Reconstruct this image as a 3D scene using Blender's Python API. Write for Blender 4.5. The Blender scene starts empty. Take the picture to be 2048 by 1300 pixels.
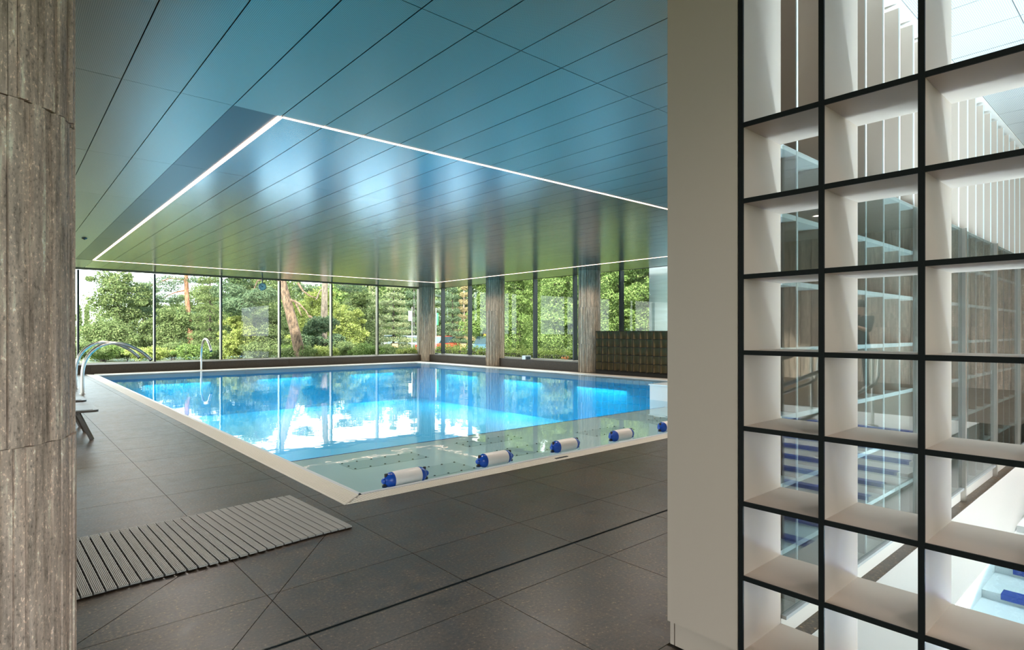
import bpy, math, random
import numpy as np
from mathutils import Vector, Matrix
random.seed(7); RNG = np.random.default_rng(11)
sc = bpy.context.scene
C = sc.collection
R = math.radians

# ------------------------------------------------------------------ camera
YAW = 41.173; EYE = 1.5; F_PX = 1169.2; HZ = 663.27
cam = bpy.data.cameras.new('camera'); camo = bpy.data.objects.new('camera', cam); C.objects.link(camo)
camo.location = (0, 0, EYE); camo.rotation_euler = (R(90), 0, R(-YAW))
cam.sensor_width = 36; cam.lens = F_PX*36/2048; cam.shift_y = (HZ-650)/2048
cam.clip_start = .05; cam.clip_end = 2000
sc.camera = camo
FW = (math.sin(R(YAW)), math.cos(R(YAW))); RT = (math.cos(R(YAW)), -math.sin(R(YAW)))
def at(px, t):
    """ground position of image column px at depth t"""
    a = (px-1024)/F_PX
    return ((FW[0]+a*RT[0])*t, (FW[1]+a*RT[1])*t)
def zat(py, t): return EYE+(HZ-py)/F_PX*t
def pix(x, y, z):
    d = x*FW[0]+y*FW[1]
    if d < .3: return None
    r = x*RT[0]+y*RT[1]
    return 1024+F_PX*r/d, HZ-F_PX*(z-EYE)/d, d

# ------------------------------------------------------------------ world, sun, exposure
w = bpy.data.worlds.new('sky'); sc.world = w; w.use_nodes = True
nt = w.node_tree; nt.nodes.clear()
wo = nt.nodes.new('ShaderNodeOutputWorld'); bg = nt.nodes.new('ShaderNodeBackground')
tc = nt.nodes.new('ShaderNodeTexCoord'); nz = nt.nodes.new('ShaderNodeTexNoise'); cr = nt.nodes.new('ShaderNodeValToRGB')
nz.inputs['Scale'].default_value = 2.2; nz.inputs['Detail'].default_value = 5; nz.inputs['Roughness'].default_value = .55
cr.color_ramp.elements[0].position = .38; cr.color_ramp.elements[0].color = (.72, .86, 1, 1)
cr.color_ramp.elements[1].position = .56; cr.color_ramp.elements[1].color = (1, .985, .96, 1)
nt.links.new(tc.outputs['Generated'], nz.inputs['Vector']); nt.links.new(nz.outputs['Fac'], cr.inputs['Fac'])
nt.links.new(cr.outputs['Color'], bg.inputs['Color']); bg.inputs['Strength'].default_value = 2.4
nt.links.new(bg.outputs['Background'], wo.inputs['Surface'])
sl = bpy.data.lights.new('sun', 'SUN'); sl.energy = 4.5; sl.angle = R(2.5); sl.color = (1, .93, .80)
so = bpy.data.objects.new('sun', sl); C.objects.link(so)
so.rotation_euler = Vector((.60, .66, -.45)).to_track_quat('-Z', 'Y').to_euler()
vs = sc.view_settings
vs.view_transform = 'Standard'; vs.look = 'None'; vs.gamma = 1; vs.use_curve_mapping = False; vs.exposure = 1.6
cy = sc.cycles
cy.max_bounces = 8; cy.diffuse_bounces = 3; cy.glossy_bounces = 4; cy.transmission_bounces = 4; cy.transparent_max_bounces = 20
cy.caustics_reflective = False; cy.caustics_refractive = False; cy.sample_clamp_indirect = 3; cy.blur_glossy = 1.0

# ------------------------------------------------------------------ material helpers
def nodes(name):
    m = bpy.data.materials.new(name); m.use_nodes = True
    t = m.node_tree; t.nodes.clear()
    o = t.nodes.new('ShaderNodeOutputMaterial')
    return m, t, o
def N(t, typ, **kw):
    n = t.nodes.new('ShaderNode'+typ)
    for k, v in kw.items():
        if k in n.inputs: n.inputs[k].default_value = v
        else: setattr(n, k, v)
    return n
def ramp(t, fac, stops):
    r = t.nodes.new('ShaderNodeValToRGB'); e = r.color_ramp.elements
    while len(e) < len(stops): e.new(.5)
    for i, (p, c) in enumerate(stops):
        e[i].position = p; e[i].color = (*c, 1) if len(c) == 3 else c
    t.links.new(fac, r.inputs['Fac']); return r.outputs['Color']
def pos(t, scale=(1, 1, 1)):
    g = N(t, 'NewGeometry'); m = N(t, 'Mapping'); m.inputs['Scale'].default_value = scale
    t.links.new(g.outputs['Position'], m.inputs['Vector']); return m.outputs['Vector']
def mat(name, col, rough=.5, metal=0, vary=0, vscale=3, stretch=(1, 1, 1), bump=0, bscale=40, spec=None, coat=0, island=0):
    m, t, o = nodes(name)
    p = N(t, 'BsdfPrincipled'); t.links.new(p.outputs[0], o.inputs[0])
    p.inputs['Roughness'].default_value = rough; p.inputs['Metallic'].default_value = metal
    p.inputs['Base Color'].default_value = (*col, 1)
    if coat: p.inputs['Coat Weight'].default_value = coat
    if spec is not None: p.inputs['Specular IOR Level'].default_value = spec
    if vary:
        n = N(t, 'TexNoise', Scale=vscale, Detail=5); t.links.new(pos(t, stretch), n.inputs['Vector'])
        a = tuple(max(0, c*(1-vary)) for c in col); b = tuple(min(1, c*(1+vary)) for c in col)
        t.links.new(ramp(t, n.outputs['Fac'], [(.3, a), (.7, b)]), p.inputs['Base Color'])
    if bump:
        n2 = N(t, 'TexNoise', Scale=bscale, Detail=4); t.links.new(pos(t, stretch), n2.inputs['Vector'])
        b = N(t, 'Bump', Strength=bump, Distance=.01); t.links.new(n2.outputs['Fac'], b.inputs['Height'])
        t.links.new(b.outputs[0], p.inputs['Normal'])
    return m
def emit(name, col, s):
    m, t, o = nodes(name); e = N(t, 'Emission', Strength=s); e.inputs['Color'].default_value = (*col, 1)
    t.links.new(e.outputs[0], o.inputs[0]); return m
def schlick(t, f0):
    lw = N(t, 'LayerWeight', Blend=.5); pw = N(t, 'Math', operation='POWER'); pw.inputs[1].default_value = 5
    t.links.new(lw.outputs['Facing'], pw.inputs[0])
    ma = N(t, 'Math', operation='MULTIPLY_ADD'); ma.inputs[1].default_value = 1-f0; ma.inputs[2].default_value = f0
    t.links.new(pw.outputs[0], ma.inputs[0]); return ma.outputs[0]
def thin_glass(name, f0=.022, tint=(.93, .97, .95)):
    m, t, o = nodes(name)
    tr = N(t, 'BsdfTransparent'); tr.inputs['Color'].default_value = (*tint, 1)
    gl = N(t, 'BsdfGlossy', Roughness=.0); mx = N(t, 'MixShader')
    t.links.new(schlick(t, f0), mx.inputs[0]); t.links.new(tr.outputs[0], mx.inputs[1]); t.links.new(gl.outputs[0], mx.inputs[2])
    t.links.new(mx.outputs[0], o.inputs[0]); return m
def water_mat(name, tint, bump=.03, sc_=(1, 1, 1), ns=2.2):
    m, t, o = nodes(name)
    tr = N(t, 'BsdfTransparent'); tr.inputs['Color'].default_value = (*tint, 1)
    gl = N(t, 'BsdfGlossy', Roughness=.015); mx = N(t, 'MixShader')
    n = N(t, 'TexNoise', Scale=ns, Detail=3); t.links.new(pos(t, sc_), n.inputs['Vector'])
    b = N(t, 'Bump', Strength=bump, Distance=.05); t.links.new(n.outputs['Fac'], b.inputs['Height'])
    t.links.new(b.outputs[0], gl.inputs['Normal'])
    t.links.new(schlick(t, .022), mx.inputs[0]); t.links.new(tr.outputs[0], mx.inputs[1]); t.links.new(gl.outputs[0], mx.inputs[2])
    t.links.new(mx.outputs[0], o.inputs[0]); return m
def tile_mat(name):
    m, t, o = nodes(name); p = N(t, 'BsdfPrincipled'); p.inputs['Specular IOR Level'].default_value = .36; t.links.new(p.outputs[0], o.inputs[0])
    v = pos(t)
    n1 = N(t, 'TexNoise', Scale=1.6, Detail=6, Roughness=.6); t.links.new(v, n1.inputs['Vector'])
    n2 = N(t, 'TexNoise', Scale=55, Detail=4, Roughness=.7); t.links.new(v, n2.inputs['Vector'])
    n3 = N(t, 'TexNoise', Scale=8, Detail=8, Roughness=.78); t.links.new(pos(t, (1, 1, 1)), n3.inputs['Vector'])
    oi = N(t, 'ObjectInfo')
    mm = N(t, 'Math', operation='MULTIPLY_ADD'); mm.inputs[1].default_value = .16
    t.links.new(oi.outputs['Random'], mm.inputs[0]); t.links.new(n1.outputs['Fac'], mm.inputs[2])
    c1 = ramp(t, mm.outputs[0], [(.35, (.032, .0205, .012)), (.75, (.066, .043, .026))])
    c2 = ramp(t, n2.outputs['Fac'], [(.36, (.38, .38, .38)), (.50, (.9, .9, .9)), (.60, (1.15, 1.15, 1.15)), (.67, (4.0, 3.9, 3.7))])
    c3 = ramp(t, n3.outputs['Fac'], [(.34, (.38, .38, .38)), (.60, (1.5, 1.5, 1.5))])
    a = N(t, 'Mix', data_type='RGBA', blend_type='MULTIPLY'); a.inputs[0].default_value = 1
    b = N(t, 'Mix', data_type='RGBA', blend_type='MULTIPLY'); b.inputs[0].default_value = .9
    t.links.new(c1, a.inputs[6]); t.links.new(c2, a.inputs[7]); t.links.new(a.outputs[2], b.inputs[6]); t.links.new(c3, b.inputs[7])
    t.links.new(b.outputs[2], p.inputs['Base Color'])
    t.links.new(ramp(t, n3.outputs['Fac'], [(.3, (.30,)*3), (.7, (.46,)*3)]), p.inputs['Roughness'])
    bp = N(t, 'Bump', Strength=.10, Distance=.004); t.links.new(n3.outputs['Fac'], bp.inputs['Height']); t.links.new(bp.outputs[0], p.inputs['Normal'])
    return m
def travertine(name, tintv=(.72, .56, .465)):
    m, t, o = nodes(name); p = N(t, 'BsdfPrincipled', Roughness=.55); t.links.new(p.outputs[0], o.inputs[0])
    oi = N(t, 'ObjectInfo'); g = N(t, 'NewGeometry')
    ml = N(t, 'VectorMath', operation='SCALE'); ml.inputs[3].default_value = 37
    cb = N(t, 'CombineXYZ'); t.links.new(oi.outputs['Random'], cb.inputs[0]); t.links.new(g.outputs['Random Per Island'], cb.inputs[1]); t.links.new(cb.outputs[0], ml.inputs[0])
    ad = N(t, 'VectorMath', operation='ADD'); t.links.new(pos(t, (1, 1, .12)), ad.inputs[0]); t.links.new(ml.outputs[0], ad.inputs[1])
    n1 = N(t, 'TexNoise', Scale=24, Detail=6, Roughness=.65); t.links.new(ad.outputs[0], n1.inputs['Vector'])
    n2 = N(t, 'TexNoise', Scale=95, Detail=3, Roughness=.65); t.links.new(pos(t, (1, 1, .5)), n2.inputs['Vector'])
    k = tintv
    c1 = ramp(t, n1.outputs['Fac'], [(.30, tuple(x*.35 for x in k)), (.44, tuple(x*.72 for x in k)), (.58, k), (.72, tuple(min(1, x*1.7) for x in k))])
    c2 = ramp(t, n2.outputs['Fac'], [(.28, (.30,)*3), (.44, (.95,)*3), (.60, (1.05,)*3), (.68, (2.2,)*3)])
    c3 = ramp(t, g.outputs['Random Per Island'], [(0, (.72,)*3), (1, (1.12,)*3)])
    a = N(t, 'Mix', data_type='RGBA', blend_type='MULTIPLY'); a.inputs[0].default_value = .85
    b = N(t, 'Mix', data_type='RGBA', blend_type='MULTIPLY'); b.inputs[0].default_value = 1
    t.links.new(c1, a.inputs[6]); t.links.new(c2, a.inputs[7]); t.links.new(a.outputs[2], b.inputs[6]); t.links.new(c3, b.inputs[7])
    t.links.new(b.outputs[2], p.inputs['Base Color'])
    bp = N(t, 'Bump', Strength=.5, Distance=.004); t.links.new(n1.outputs['Fac'], bp.inputs['Height']); t.links.new(bp.outputs[0], p.inputs['Normal'])
    return m
def ceil_mat(name, base, rough, perf=False):
    m, t, o = nodes(name); p = N(t, 'BsdfPrincipled', Roughness=rough, Metallic=.8 if base[0] < .5 else .25); t.links.new(p.outputs[0], o.inputs[0])
    oi = N(t, 'ObjectInfo')
    c = ramp(t, oi.outputs['Random'], [(0, tuple(x*.93 for x in base)), (1, tuple(x*1.05 for x in base))])
    if perf:   # fine perforation, holes about 5 mm on a 12 mm grid
        s = N(t, 'SeparateXYZ'); t.links.new(pos(t, (83, 83, 83)), s.inputs[0])
        d = []
        for ax in (0, 1):
            fr = N(t, 'Math', operation='FRACT'); t.links.new(s.outputs[ax], fr.inputs[0])
            sb = N(t, 'Math', operation='SUBTRACT'); sb.inputs[1].default_value = .5; t.links.new(fr.outputs[0], sb.inputs[0])
            sq = N(t, 'Math', operation='MULTIPLY'); t.links.new(sb.outputs[0], sq.inputs[0]); t.links.new(sb.outputs[0], sq.inputs[1]); d.append(sq)
        ad = N(t, 'Math', operation='ADD'); t.links.new(d[0].outputs[0], ad.inputs[0]); t.links.new(d[1].outputs[0], ad.inputs[1])
        h = ramp(t, ad.outputs[0], [(.05, (.35, .35, .35)), (.09, (1, 1, 1))])
        mx = N(t, 'Mix', data_type='RGBA', blend_type='MULTIPLY'); mx.inputs[0].default_value = 1
        t.links.new(c, mx.inputs[6]); t.links.new(h, mx.inputs[7]); c = mx.outputs[2]
    t.links.new(c, p.inputs['Base Color'])
    return m
def leaf_mat(name, a, b, c=None, trans=.35):
    m, t, o = nodes(name)
    g = N(t, 'NewGeometry')
    col = ramp(t, g.outputs['Random Per Island'], [(0, a), (.6, b), (1, c or b)])
    d = N(t, 'BsdfDiffuse'); tl = N(t, 'BsdfTranslucent'); mx = N(t, 'MixShader'); mx.inputs[0].default_value = trans
    t.links.new(col, d.inputs[0]); t.links.new(col, tl.inputs[0]); t.links.new(d.outputs[0], mx.inputs[1]); t.links.new(tl.outputs[0], mx.inputs[2])
    t.links.new(mx.outputs[0], o.inputs[0]); return m
def bark_mat(name, a, b):
    m, t, o = nodes(name); p = N(t, 'BsdfPrincipled', Roughness=.9); t.links.new(p.outputs[0], o.inputs[0])
    n = N(t, 'TexNoise', Scale=9, Detail=5, Roughness=.7); t.links.new(pos(t, (1, 1, .35)), n.inputs['Vector'])
    t.links.new(ramp(t, n.outputs['Fac'], [(.38, a), (.6, b)]), p.inputs['Base Color'])
    bp = N(t, 'Bump', Strength=.9, Distance=.06); t.links.new(n.outputs['Fac'], bp.inputs['Height']); t.links.new(bp.outputs[0], p.inputs['Normal'])
    return m

M = dict(
    tile=tile_mat('dark_stone_tile'),
    grout=mat('grout', (.05, .042, .036), .8),
    kerb=mat('kerb_stone', (.036, .024, .013), .6, vary=.3, vscale=22),
    trav=travertine('travertine'),
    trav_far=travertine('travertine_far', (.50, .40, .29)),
    core=mat('column_core', (.045, .04, .036), .8),
    ceil=ceil_mat('ceiling_metal', (.30, .258, .215), .20),
    ceilp=ceil_mat('ceiling_metal_perforated', (.30, .28, .22), .33, True),
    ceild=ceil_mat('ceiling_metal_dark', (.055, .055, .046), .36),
    ceil_lit=ceil_mat('ceiling_metal_lit', (.62, .65, .66), .38, True),  # same panels as the hall, base lightened for the side pool's glow
    void=mat('ceiling_void', (.01, .011, .012), .9),
    led=emit('led_light', (1, .70, .54), 2.6),
    alu=mat('dark_aluminium', (.035, .042, .045), .35, .6),
    alul=mat('pale_aluminium', (.42, .38, .31), .4, .5),
    glass=thin_glass('window_glass'),
    glassr=thin_glass('partition_glass', .12, (.80, .84, .83)),
    steel=mat('brushed_steel', (.60, .57, .53), .30, 1),
    steelp=mat('pool_steel', (.50, .53, .54), .35, .4),
    grate=mat('cream_grating', (.74, .70, .62), .5),
    gratedark=mat('grating_gap', (.10, .10, .10), .7),
    coping=mat('pool_coping', (.62, .65, .68), .3, .1),
    basin=mat('blue_basin', (.004, .48, .74), .5),
    shallow=mat('pale_platform', (.62, .70, .68), .5, vary=.08, vscale=.7),
    perf=mat('perforated_plate', (.48, .56, .54), .5),
    bolt=mat('dark_bolt', (.03, .04, .04), .5),
    water=water_mat('pool_water', (.80, .95, 1.0), .045, (1, 1, 1), 1.7),
    waterr=water_mat('side_pool_water', (.80, .94, 1.0), .12, (1, 1, 1), 5),
    white=mat('white_panel', (.80, .77, .72), .45),
    shelf=mat('greige_laminate', (.52, .43, .36), .5),
    edge=mat('black_edge', (.005, .007, .007), .6, spec=.15),
    shelf_edge=mat('pale_edge', (.70, .74, .74), .4),
    bronze=mat('bronze_metal', (.36, .26, .13), .45, .2),
    bronzed=mat('dark_bronze', (.018, .013, .008), .6, .0, spec=.2),
    rubber=mat('mat_plastic', (.40, .385, .36), .5),
    rubberd=mat('mat_connector', (.03, .03, .03), .7),
    fwhite=mat('white_vinyl', (.82, .80, .77), .35),
    fblue=mat('blue_vinyl', (.008, .07, .42), .25),
    black=mat('black_rubber', (.025, .022, .02), .6),
    chair=mat('dark_brown_wood', (.045, .032, .024), .35, vary=.2, vscale=30),
    clockface=mat('pale_clock_face', (.62, .66, .60), .4),
    blackpaint=mat('black_paint', (.01, .02, .025), .4),
    steptile=mat('pale_step_tile', (.84, .84, .82), .5),
    bluetile=mat('blue_nosing', (.01, .05, .30), .4),
    brownwall=travertine('brown_stone_wall', (.40, .31, .245)),
    plaster=mat('white_plaster', (.78, .77, .74), .7),
    grass=mat('grass', (.13, .16, .07), .9, vary=.4, vscale=.6),
    asphalt=mat('pale_asphalt', (.35, .35, .34), .85, vary=.1, vscale=2),
    hill=mat('haze_toned_hill', (.42, .50, .40), 1, vary=.3, vscale=.03, stretch=(1, 1, 2.5)),  # pale base colour stands in for distance haze
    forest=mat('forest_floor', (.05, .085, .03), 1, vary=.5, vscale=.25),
    metalclad=mat('grey_metal_cladding', (.46, .52, .56), .32, .7, vary=.08, vscale=1.5, stretch=(1, 1, 9)),
    bark_pine=bark_mat('pine_bark', (.05, .033, .024), (.24, .155, .105)),
    bark_red=bark_mat('red_pine_bark', (.14, .06, .035), (.40, .19, .11)),
    bark_pale=bark_mat('pale_bark', (.13, .10, .08), (.34, .265, .215)),
    bark_dark=bark_mat('dark_bark', (.035, .028, .022), (.10, .08, .06)),
    lf_maple=leaf_mat('maple_leaf', (.075, .125, .035), (.17, .25, .075), (.30, .38, .14)),
    lf_lime=leaf_mat('lime_leaf', (.15, .19, .05), (.30, .35, .10), (.44, .46, .18)),
    lf_mid=leaf_mat('mid_leaf', (.08, .115, .045), (.16, .21, .085), (.27, .31, .14)),
    lf_dark=leaf_mat('dark_leaf', (.035, .06, .028), (.075, .115, .05), (.14, .18, .08)),
    lf_pine=leaf_mat('pine_needle', (.05, .085, .05), (.11, .16, .09), (.19, .24, .14), .2),
    lf_pale=leaf_mat('pale_conifer', (.14, .19, .10), (.30, .35, .19), (.44, .42, .24), .25),
    lf_brown=leaf_mat('dry_conifer', (.20, .16, .08), (.36, .28, .15), (.45, .40, .22), .25),
    lf_hedge=leaf_mat('hedge_leaf', (.09, .13, .03), (.22, .28, .08), (.38, .42, .14)),
    carw=mat('car_paint_silver', (.55, .62, .66), .25, .3), carb=mat('car_paint_blue', (.10, .22, .34), .25, .3), carr=mat('car_paint_red', (.45, .06, .04), .25),
    carg=mat('car_glass', (.05, .08, .10), .08), tyre=mat('tyre', (.015, .015, .015), .8),
    signred=mat('sign_red', (.62, .03, .05), .4), signwhite=mat('sign_white', (.8, .8, .78), .4),
    lampglow=emit('lantern_glow', (1, .55, .28), .9), orange=mat('orange_paint', (.8, .42, .05), .4),
    flag=mat('white_flag', (.8, .82, .80), .8), flaggreen=mat('green_flag', (.05, .45, .15), .8),
    skin=mat('skin', (.50, .32, .23), .5), shirt=mat('black_shirt', (.02, .02, .022), .8), trousers=mat('dark_trousers', (.05, .05, .055), .8), hair=mat('dark_hair', (.02, .015, .012), .7),
    shoe=mat('grey_shoe', (.3, .3, .3), .6), towel=mat('white_towel', (.82, .82, .80), .9, bump=.6, bscale=60),
    lampdisc=emit('downlight_glow', (1, .86, .70), 6), flower=mat('orange_flower', (.8, .28, .10), .7),
)

# ------------------------------------------------------------------ mesh helpers
class MB:
    def __init__(s): s.v = []; s.f = []; s.mi = []; s.cur = 0
    def face(s, *idx): s.f.append(idx); s.mi.append(s.cur)
    def box(s, x0, x1, y0, y1, z0, z1):
        b = len(s.v)
        s.v += [(x0, y0, z0), (x1, y0, z0), (x1, y1, z0), (x0, y1, z0), (x0, y0, z1), (x1, y0, z1), (x1, y1, z1), (x0, y1, z1)]
        for q in ((0, 3, 2, 1), (4, 5, 6, 7), (0, 1, 5, 4), (1, 2, 6, 5), (2, 3, 7, 6), (3, 0, 4, 7)): s.face(*[b+i for i in q])
        return s
    def bar(s, p, q, w, h=None, up=(0, 0, 1)):
        p = Vector(p); q = Vector(q); d = (q-p).normalized(); u = Vector(up)
        if abs(d.dot(u)) > .98: u = Vector((1, 0, 0))
        a = d.cross(u).normalized()*w/2; c = a.cross(d).normalized()*(h or w)/2
        b = len(s.v)
        for e in (p, q):
            for sa, sb in ((-1, -1), (1, -1), (1, 1), (-1, 1)): s.v.append(tuple(e+a*sa+c*sb))
        for qd in ((0, 1, 2, 3), (7, 6, 5, 4), (0, 4, 5, 1), (1, 5, 6, 2), (2, 6, 7, 3), (3, 7, 4, 0)): s.face(*[b+i for i in qd])
        return s
    def tube(s, pts, r, n=10, caps=True):
        pts = [Vector(p) for p in pts]; rs = r if hasattr(r, '__len__') else [r]*len(pts)
        b = len(s.v); ref = None
        for i, p in enumerate(pts):
            d = (pts[min(i+1, len(pts)-1)]-pts[max(i-1, 0)]).normalized()
            if ref is None:
                ref = d.cross(Vector((0, 0, 1)) if abs(d.z) < .9 else Vector((1, 0, 0))).normalized()
            ref = (ref-d*ref.dot(d)).normalized(); o = d.cross(ref)
            for k in range(n):
                a = 2*math.pi*k/n; s.v.append(tuple(p+(ref*math.cos(a)+o*math.sin(a))*rs[i]))
        for i in range(len(pts)-1):
            for k in range(n): s.face(b+i*n+k, b+i*n+(k+1) % n, b+(i+1)*n+(k+1) % n, b+(i+1)*n+k)
        if caps:
            s.face(*[b+k for k in reversed(range(n))]); s.face(*[b+(len(pts)-1)*n+k for k in range(n)])
        return s
    def lathe(s, prof, origin, axis=(0, 0, 1), n=24):
        ax = Vector(axis).normalized(); u = ax.cross(Vector((0, 0, 1)) if abs(ax.z) < .9 else Vector((1, 0, 0))).normalized(); v = ax.cross(u); o = Vector(origin); b = len(s.v)
        for (r, h) in prof:
            for k in range(n):
                a = 2*math.pi*k/n; s.v.append(tuple(o+ax*h+(u*math.cos(a)+v*math.sin(a))*r))
        for i in range(len(prof)-1):
            for k in range(n): s.face(b+i*n+k, b+i*n+(k+1) % n, b+(i+1)*n+(k+1) % n, b+(i+1)*n+k)
        s.face(*[b+k for k in reversed(range(n))]); s.face(*[b+(len(prof)-1)*n+k for k in range(n)])
        return s
    def prism(s, poly, z0, z1):
        b = len(s.v); n = len(poly)
        s.v += [(x, y, z0) for x, y in poly]+[(x, y, z1) for x, y in poly]
        s.face(*[b+i for i in reversed(range(n))]); s.face(*[b+n+i for i in range(n)])
        for i in range(n): s.face(b+i, b+(i+1) % n, b+n+(i+1) % n, b+n+i)
        return s
    def mesh(s, name, mats, smooth=False, off=(0, 0, 0)):
        me = bpy.data.meshes.new(name)
        me.from_pydata([(x-off[0], y-off[1], z-off[2]) for x, y, z in s.v], [], s.f)
        for m in (mats if isinstance(mats, (list, tuple)) else [mats]): me.materials.append(m)
        me.polygons.foreach_set('material_index', s.mi)
        if smooth:
            me.polygons.foreach_set('use_smooth', [True]*len(me.polygons))
            me.set_sharp_from_angle(angle=R(38))
        me.update(); return me
    def build(s, name, mats, parent=None, smooth=False):
        off = WL.get(parent.name, (0, 0, 0)) if parent else (0, 0, 0)
        o = bpy.data.objects.new(name, s.mesh(name, mats, smooth, off)); C.objects.link(o)
        if parent: o.parent = parent; WL[o.name] = off
        return o
WL = {}   # world offset of a parent
def tag(o, label=None, cat=None, group=None, kind=None):
    if label: o['label'] = label
    if cat: o['category'] = cat
    if group: o['group'] = group
    if kind: o['kind'] = kind
    return o
def thing(name, label, cat, loc=(0, 0, 0), group=None, kind=None):
    o = bpy.data.objects.new(name, None); C.objects.link(o); o.location = loc; o.empty_display_size = .2
    WL[o.name] = tuple(loc); return tag(o, label, cat, group, kind)
def struct(name, loc=(0, 0, 0), label=None):
    o = thing(name, label, None, loc, None, 'structure'); return o
def inst(name, me, loc, parent, rot=None):
    o = bpy.data.objects.new(name, me); C.objects.link(o); o.location = loc; o.parent = parent
    if rot: o.rotation_euler = rot
    return o
def copy_tree(o, loc, label=None):
    c = o.copy(); C.objects.link(c); c.location = loc; WL[c.name] = tuple(loc)
    if label: c['label'] = label
    for ch in o.children:
        d = ch.copy(); C.objects.link(d); d.parent = c
        for g in ch.children:
            e = g.copy(); C.objects.link(e); e.parent = d
    return c
def np_mesh(name, V, Q, m):
    me = bpy.data.meshes.new(name); nv, nq = len(V), len(Q); k = Q.shape[1]
    me.vertices.add(nv); me.vertices.foreach_set('co', V.astype(np.float32).ravel())
    me.loops.add(nq*k); me.loops.foreach_set('vertex_index', Q.astype(np.int32).ravel())
    me.polygons.add(nq); me.polygons.foreach_set('loop_start', np.arange(0, nq*k, k, dtype=np.int32)); me.polygons.foreach_set('loop_total', np.full(nq, k, np.int32))
    me.materials.append(m); me.update(calc_edges=True); return me

CZ = 3.76                                   # ceiling height
PX0, PX1, PY0, PY1 = 2.2375, 15.95, 4.757, 25.30   # pool, outside of the grating
IX0, IX1, IY0, IY1 = 2.51, 15.45, 5.01, 24.75      # pool, inside of the coping
WX, WY = 17.4, 26.55                        # window planes
LW, BW = -9.0, -7.0                         # left and back limits of the building

# ================================================================== floor
floor = MB()
floor.box(LW, PX0, BW, WY+.2, -.30, -.012)
floor.box(PX0, 2.42, BW, PY0, -.30, -.012)
floor.box(2.42, WX+.2, 1.24, PY0, -.30, -.012)
floor.box(PX1, WX+.2, PY0, WY+.2, -.30, -.012)
floor.box(PX0, PX1, PY1, WY+.2, -.30, -.012)
fl = tag(floor.build('floor', M['grout']), kind='structure')
TX, TY = .96, .90
GAP = .0022
full_tile = MB().box(-TX/2+GAP, TX/2-GAP, -TY/2+GAP, TY/2-GAP, -.011, 0).mesh('floor_tile', M['tile'])
def line_pts(a, b): return (Vector((a[0], a[1])), Vector((b[0], b[1])))
DIAG = [((1.590, 3.888), (0.846, 2.969)), ((0.740, 3.960), (0.277, 3.488))]
def split(poly, p, q):
    d = (q-p); n = Vector((-d.y, d.x)).normalized(); out = []
    for sgn in (1, -1):
        res = []
        for i in range(len(poly)):
            a, b = Vector(poly[i]), Vector(poly[(i+1) % len(poly)])
            da, db = sgn*(a-p).dot(n)-GAP, sgn*(b-p).dot(n)-GAP
            if da >= 0: res.append(tuple(a))
            if da*db < 0: res.append(tuple(a+(b-a)*(da/(da-db))))
        if len(res) >= 3: out.append(res)
    return out
cells = []
for i in range(-9, 17):
    for j in range(-15, 24):
        x0, x1 = 2.10+i*TX, 2.10+(i+1)*TX; y0, y1 = 6.12+j*TY, 6.12+(j+1)*TY
        parts = []
        if x1 <= 2.11: parts.append((max(x0, LW), x1, max(y0, BW), min(y1, WY)))
        else:
            if y0 < PY0 and (y1 > 1.6 or x0 < 2.2):
                if y1 <= 1.6 or x0 < 2.2: parts.append((x0, min(x1, 2.40) if y1 < 1.7 else x1, max(y0, BW), min(y1, PY0)))
                else: parts.append((x0, min(x1, 16.40), max(y0, 1.6), min(y1, PY0)))
            if x0 < 2.2 and y1 > PY0: parts.append((2.10, PX0, max(y0, PY0), min(y1, WY)))
        for (a, b, c, d) in parts:
            if b-a > .03 and d-c > .03: cells.append((a, b, c, d))
SLOT = 2.838
keep, rest = [], MB()
for (a, b, c, d) in cells:
    cs = [(a, b, c, d)]
    if c < SLOT < d: cs = [(a, b, c, SLOT-.011), (a, b, SLOT+.011, d)]
    for (a_, b_, c_, d_) in cs:
        q = [pix(x, y, 0) for x in (a_, b_) for y in (c_, d_)]
        vis = any(p and 140 < p[0] < 1350 and p[1] < 1320 for p in q)
        if vis and d_ < 24:
            pp = [p for p in q if p]; keep.append((a_, b_, c_, d_))
        else: rest.box(a_+GAP, b_-GAP, c_+GAP, d_-GAP, -.011, 0)
for (a, b, c, d) in keep[:300]:
    if abs(b-a-TX) < 1e-6 and abs(d-c-TY) < 1e-6 and not (0 < (a+b)/2 < 3 and 1.5 < (c+d)/2 < 4.3):
        inst('floor_tile', full_tile, ((a+b)/2, (c+d)/2, 0), fl); continue
    polys = [[(a+GAP, c+GAP), (b-GAP, c+GAP), (b-GAP, d-GAP), (a+GAP, d-GAP)]]
    for p, q in DIAG:
        p, q = Vector(p), Vector(q); np_ = []
        for po in polys:
            cx, cyy = sum(x for x, _ in po)/len(po), sum(y for _, y in po)/len(po)
            t_ = (Vector((cx, cyy))-p).dot((q-p).normalized())
            np_ += split(po, p, q) if -.3 < t_ < (q-p).length+.3 else [po]
        polys = np_
    for po in polys:
        cx, cyy = sum(x for x, _ in po)/len(po), sum(y for _, y in po)/len(po)
        m_ = MB().prism([(x-cx, y-cyy) for x, y in po], -.011, 0)
        inst('floor_tile', m_.mesh('floor_tile', M['tile']), (cx, cyy, 0), fl)
for po in keep[300:]: rest.box(po[0]+GAP, po[1]-GAP, po[2]+GAP, po[3]-GAP, -.011, 0)
tag(rest.build('floor_tiles_far', M['tile'], fl), kind='stuff')
d_ = thing('slot_drain', 'thin dark slot drain running across the stone floor', 'drain', (1.0, SLOT, 0))
MB().box(-1.5, 16.3, SLOT-.010, SLOT-.0075, -.011, .0).box(-1.5, 16.3, SLOT+.0075, SLOT+.010, -.011, .0).build('rim', M['alu'], d_)
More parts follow.
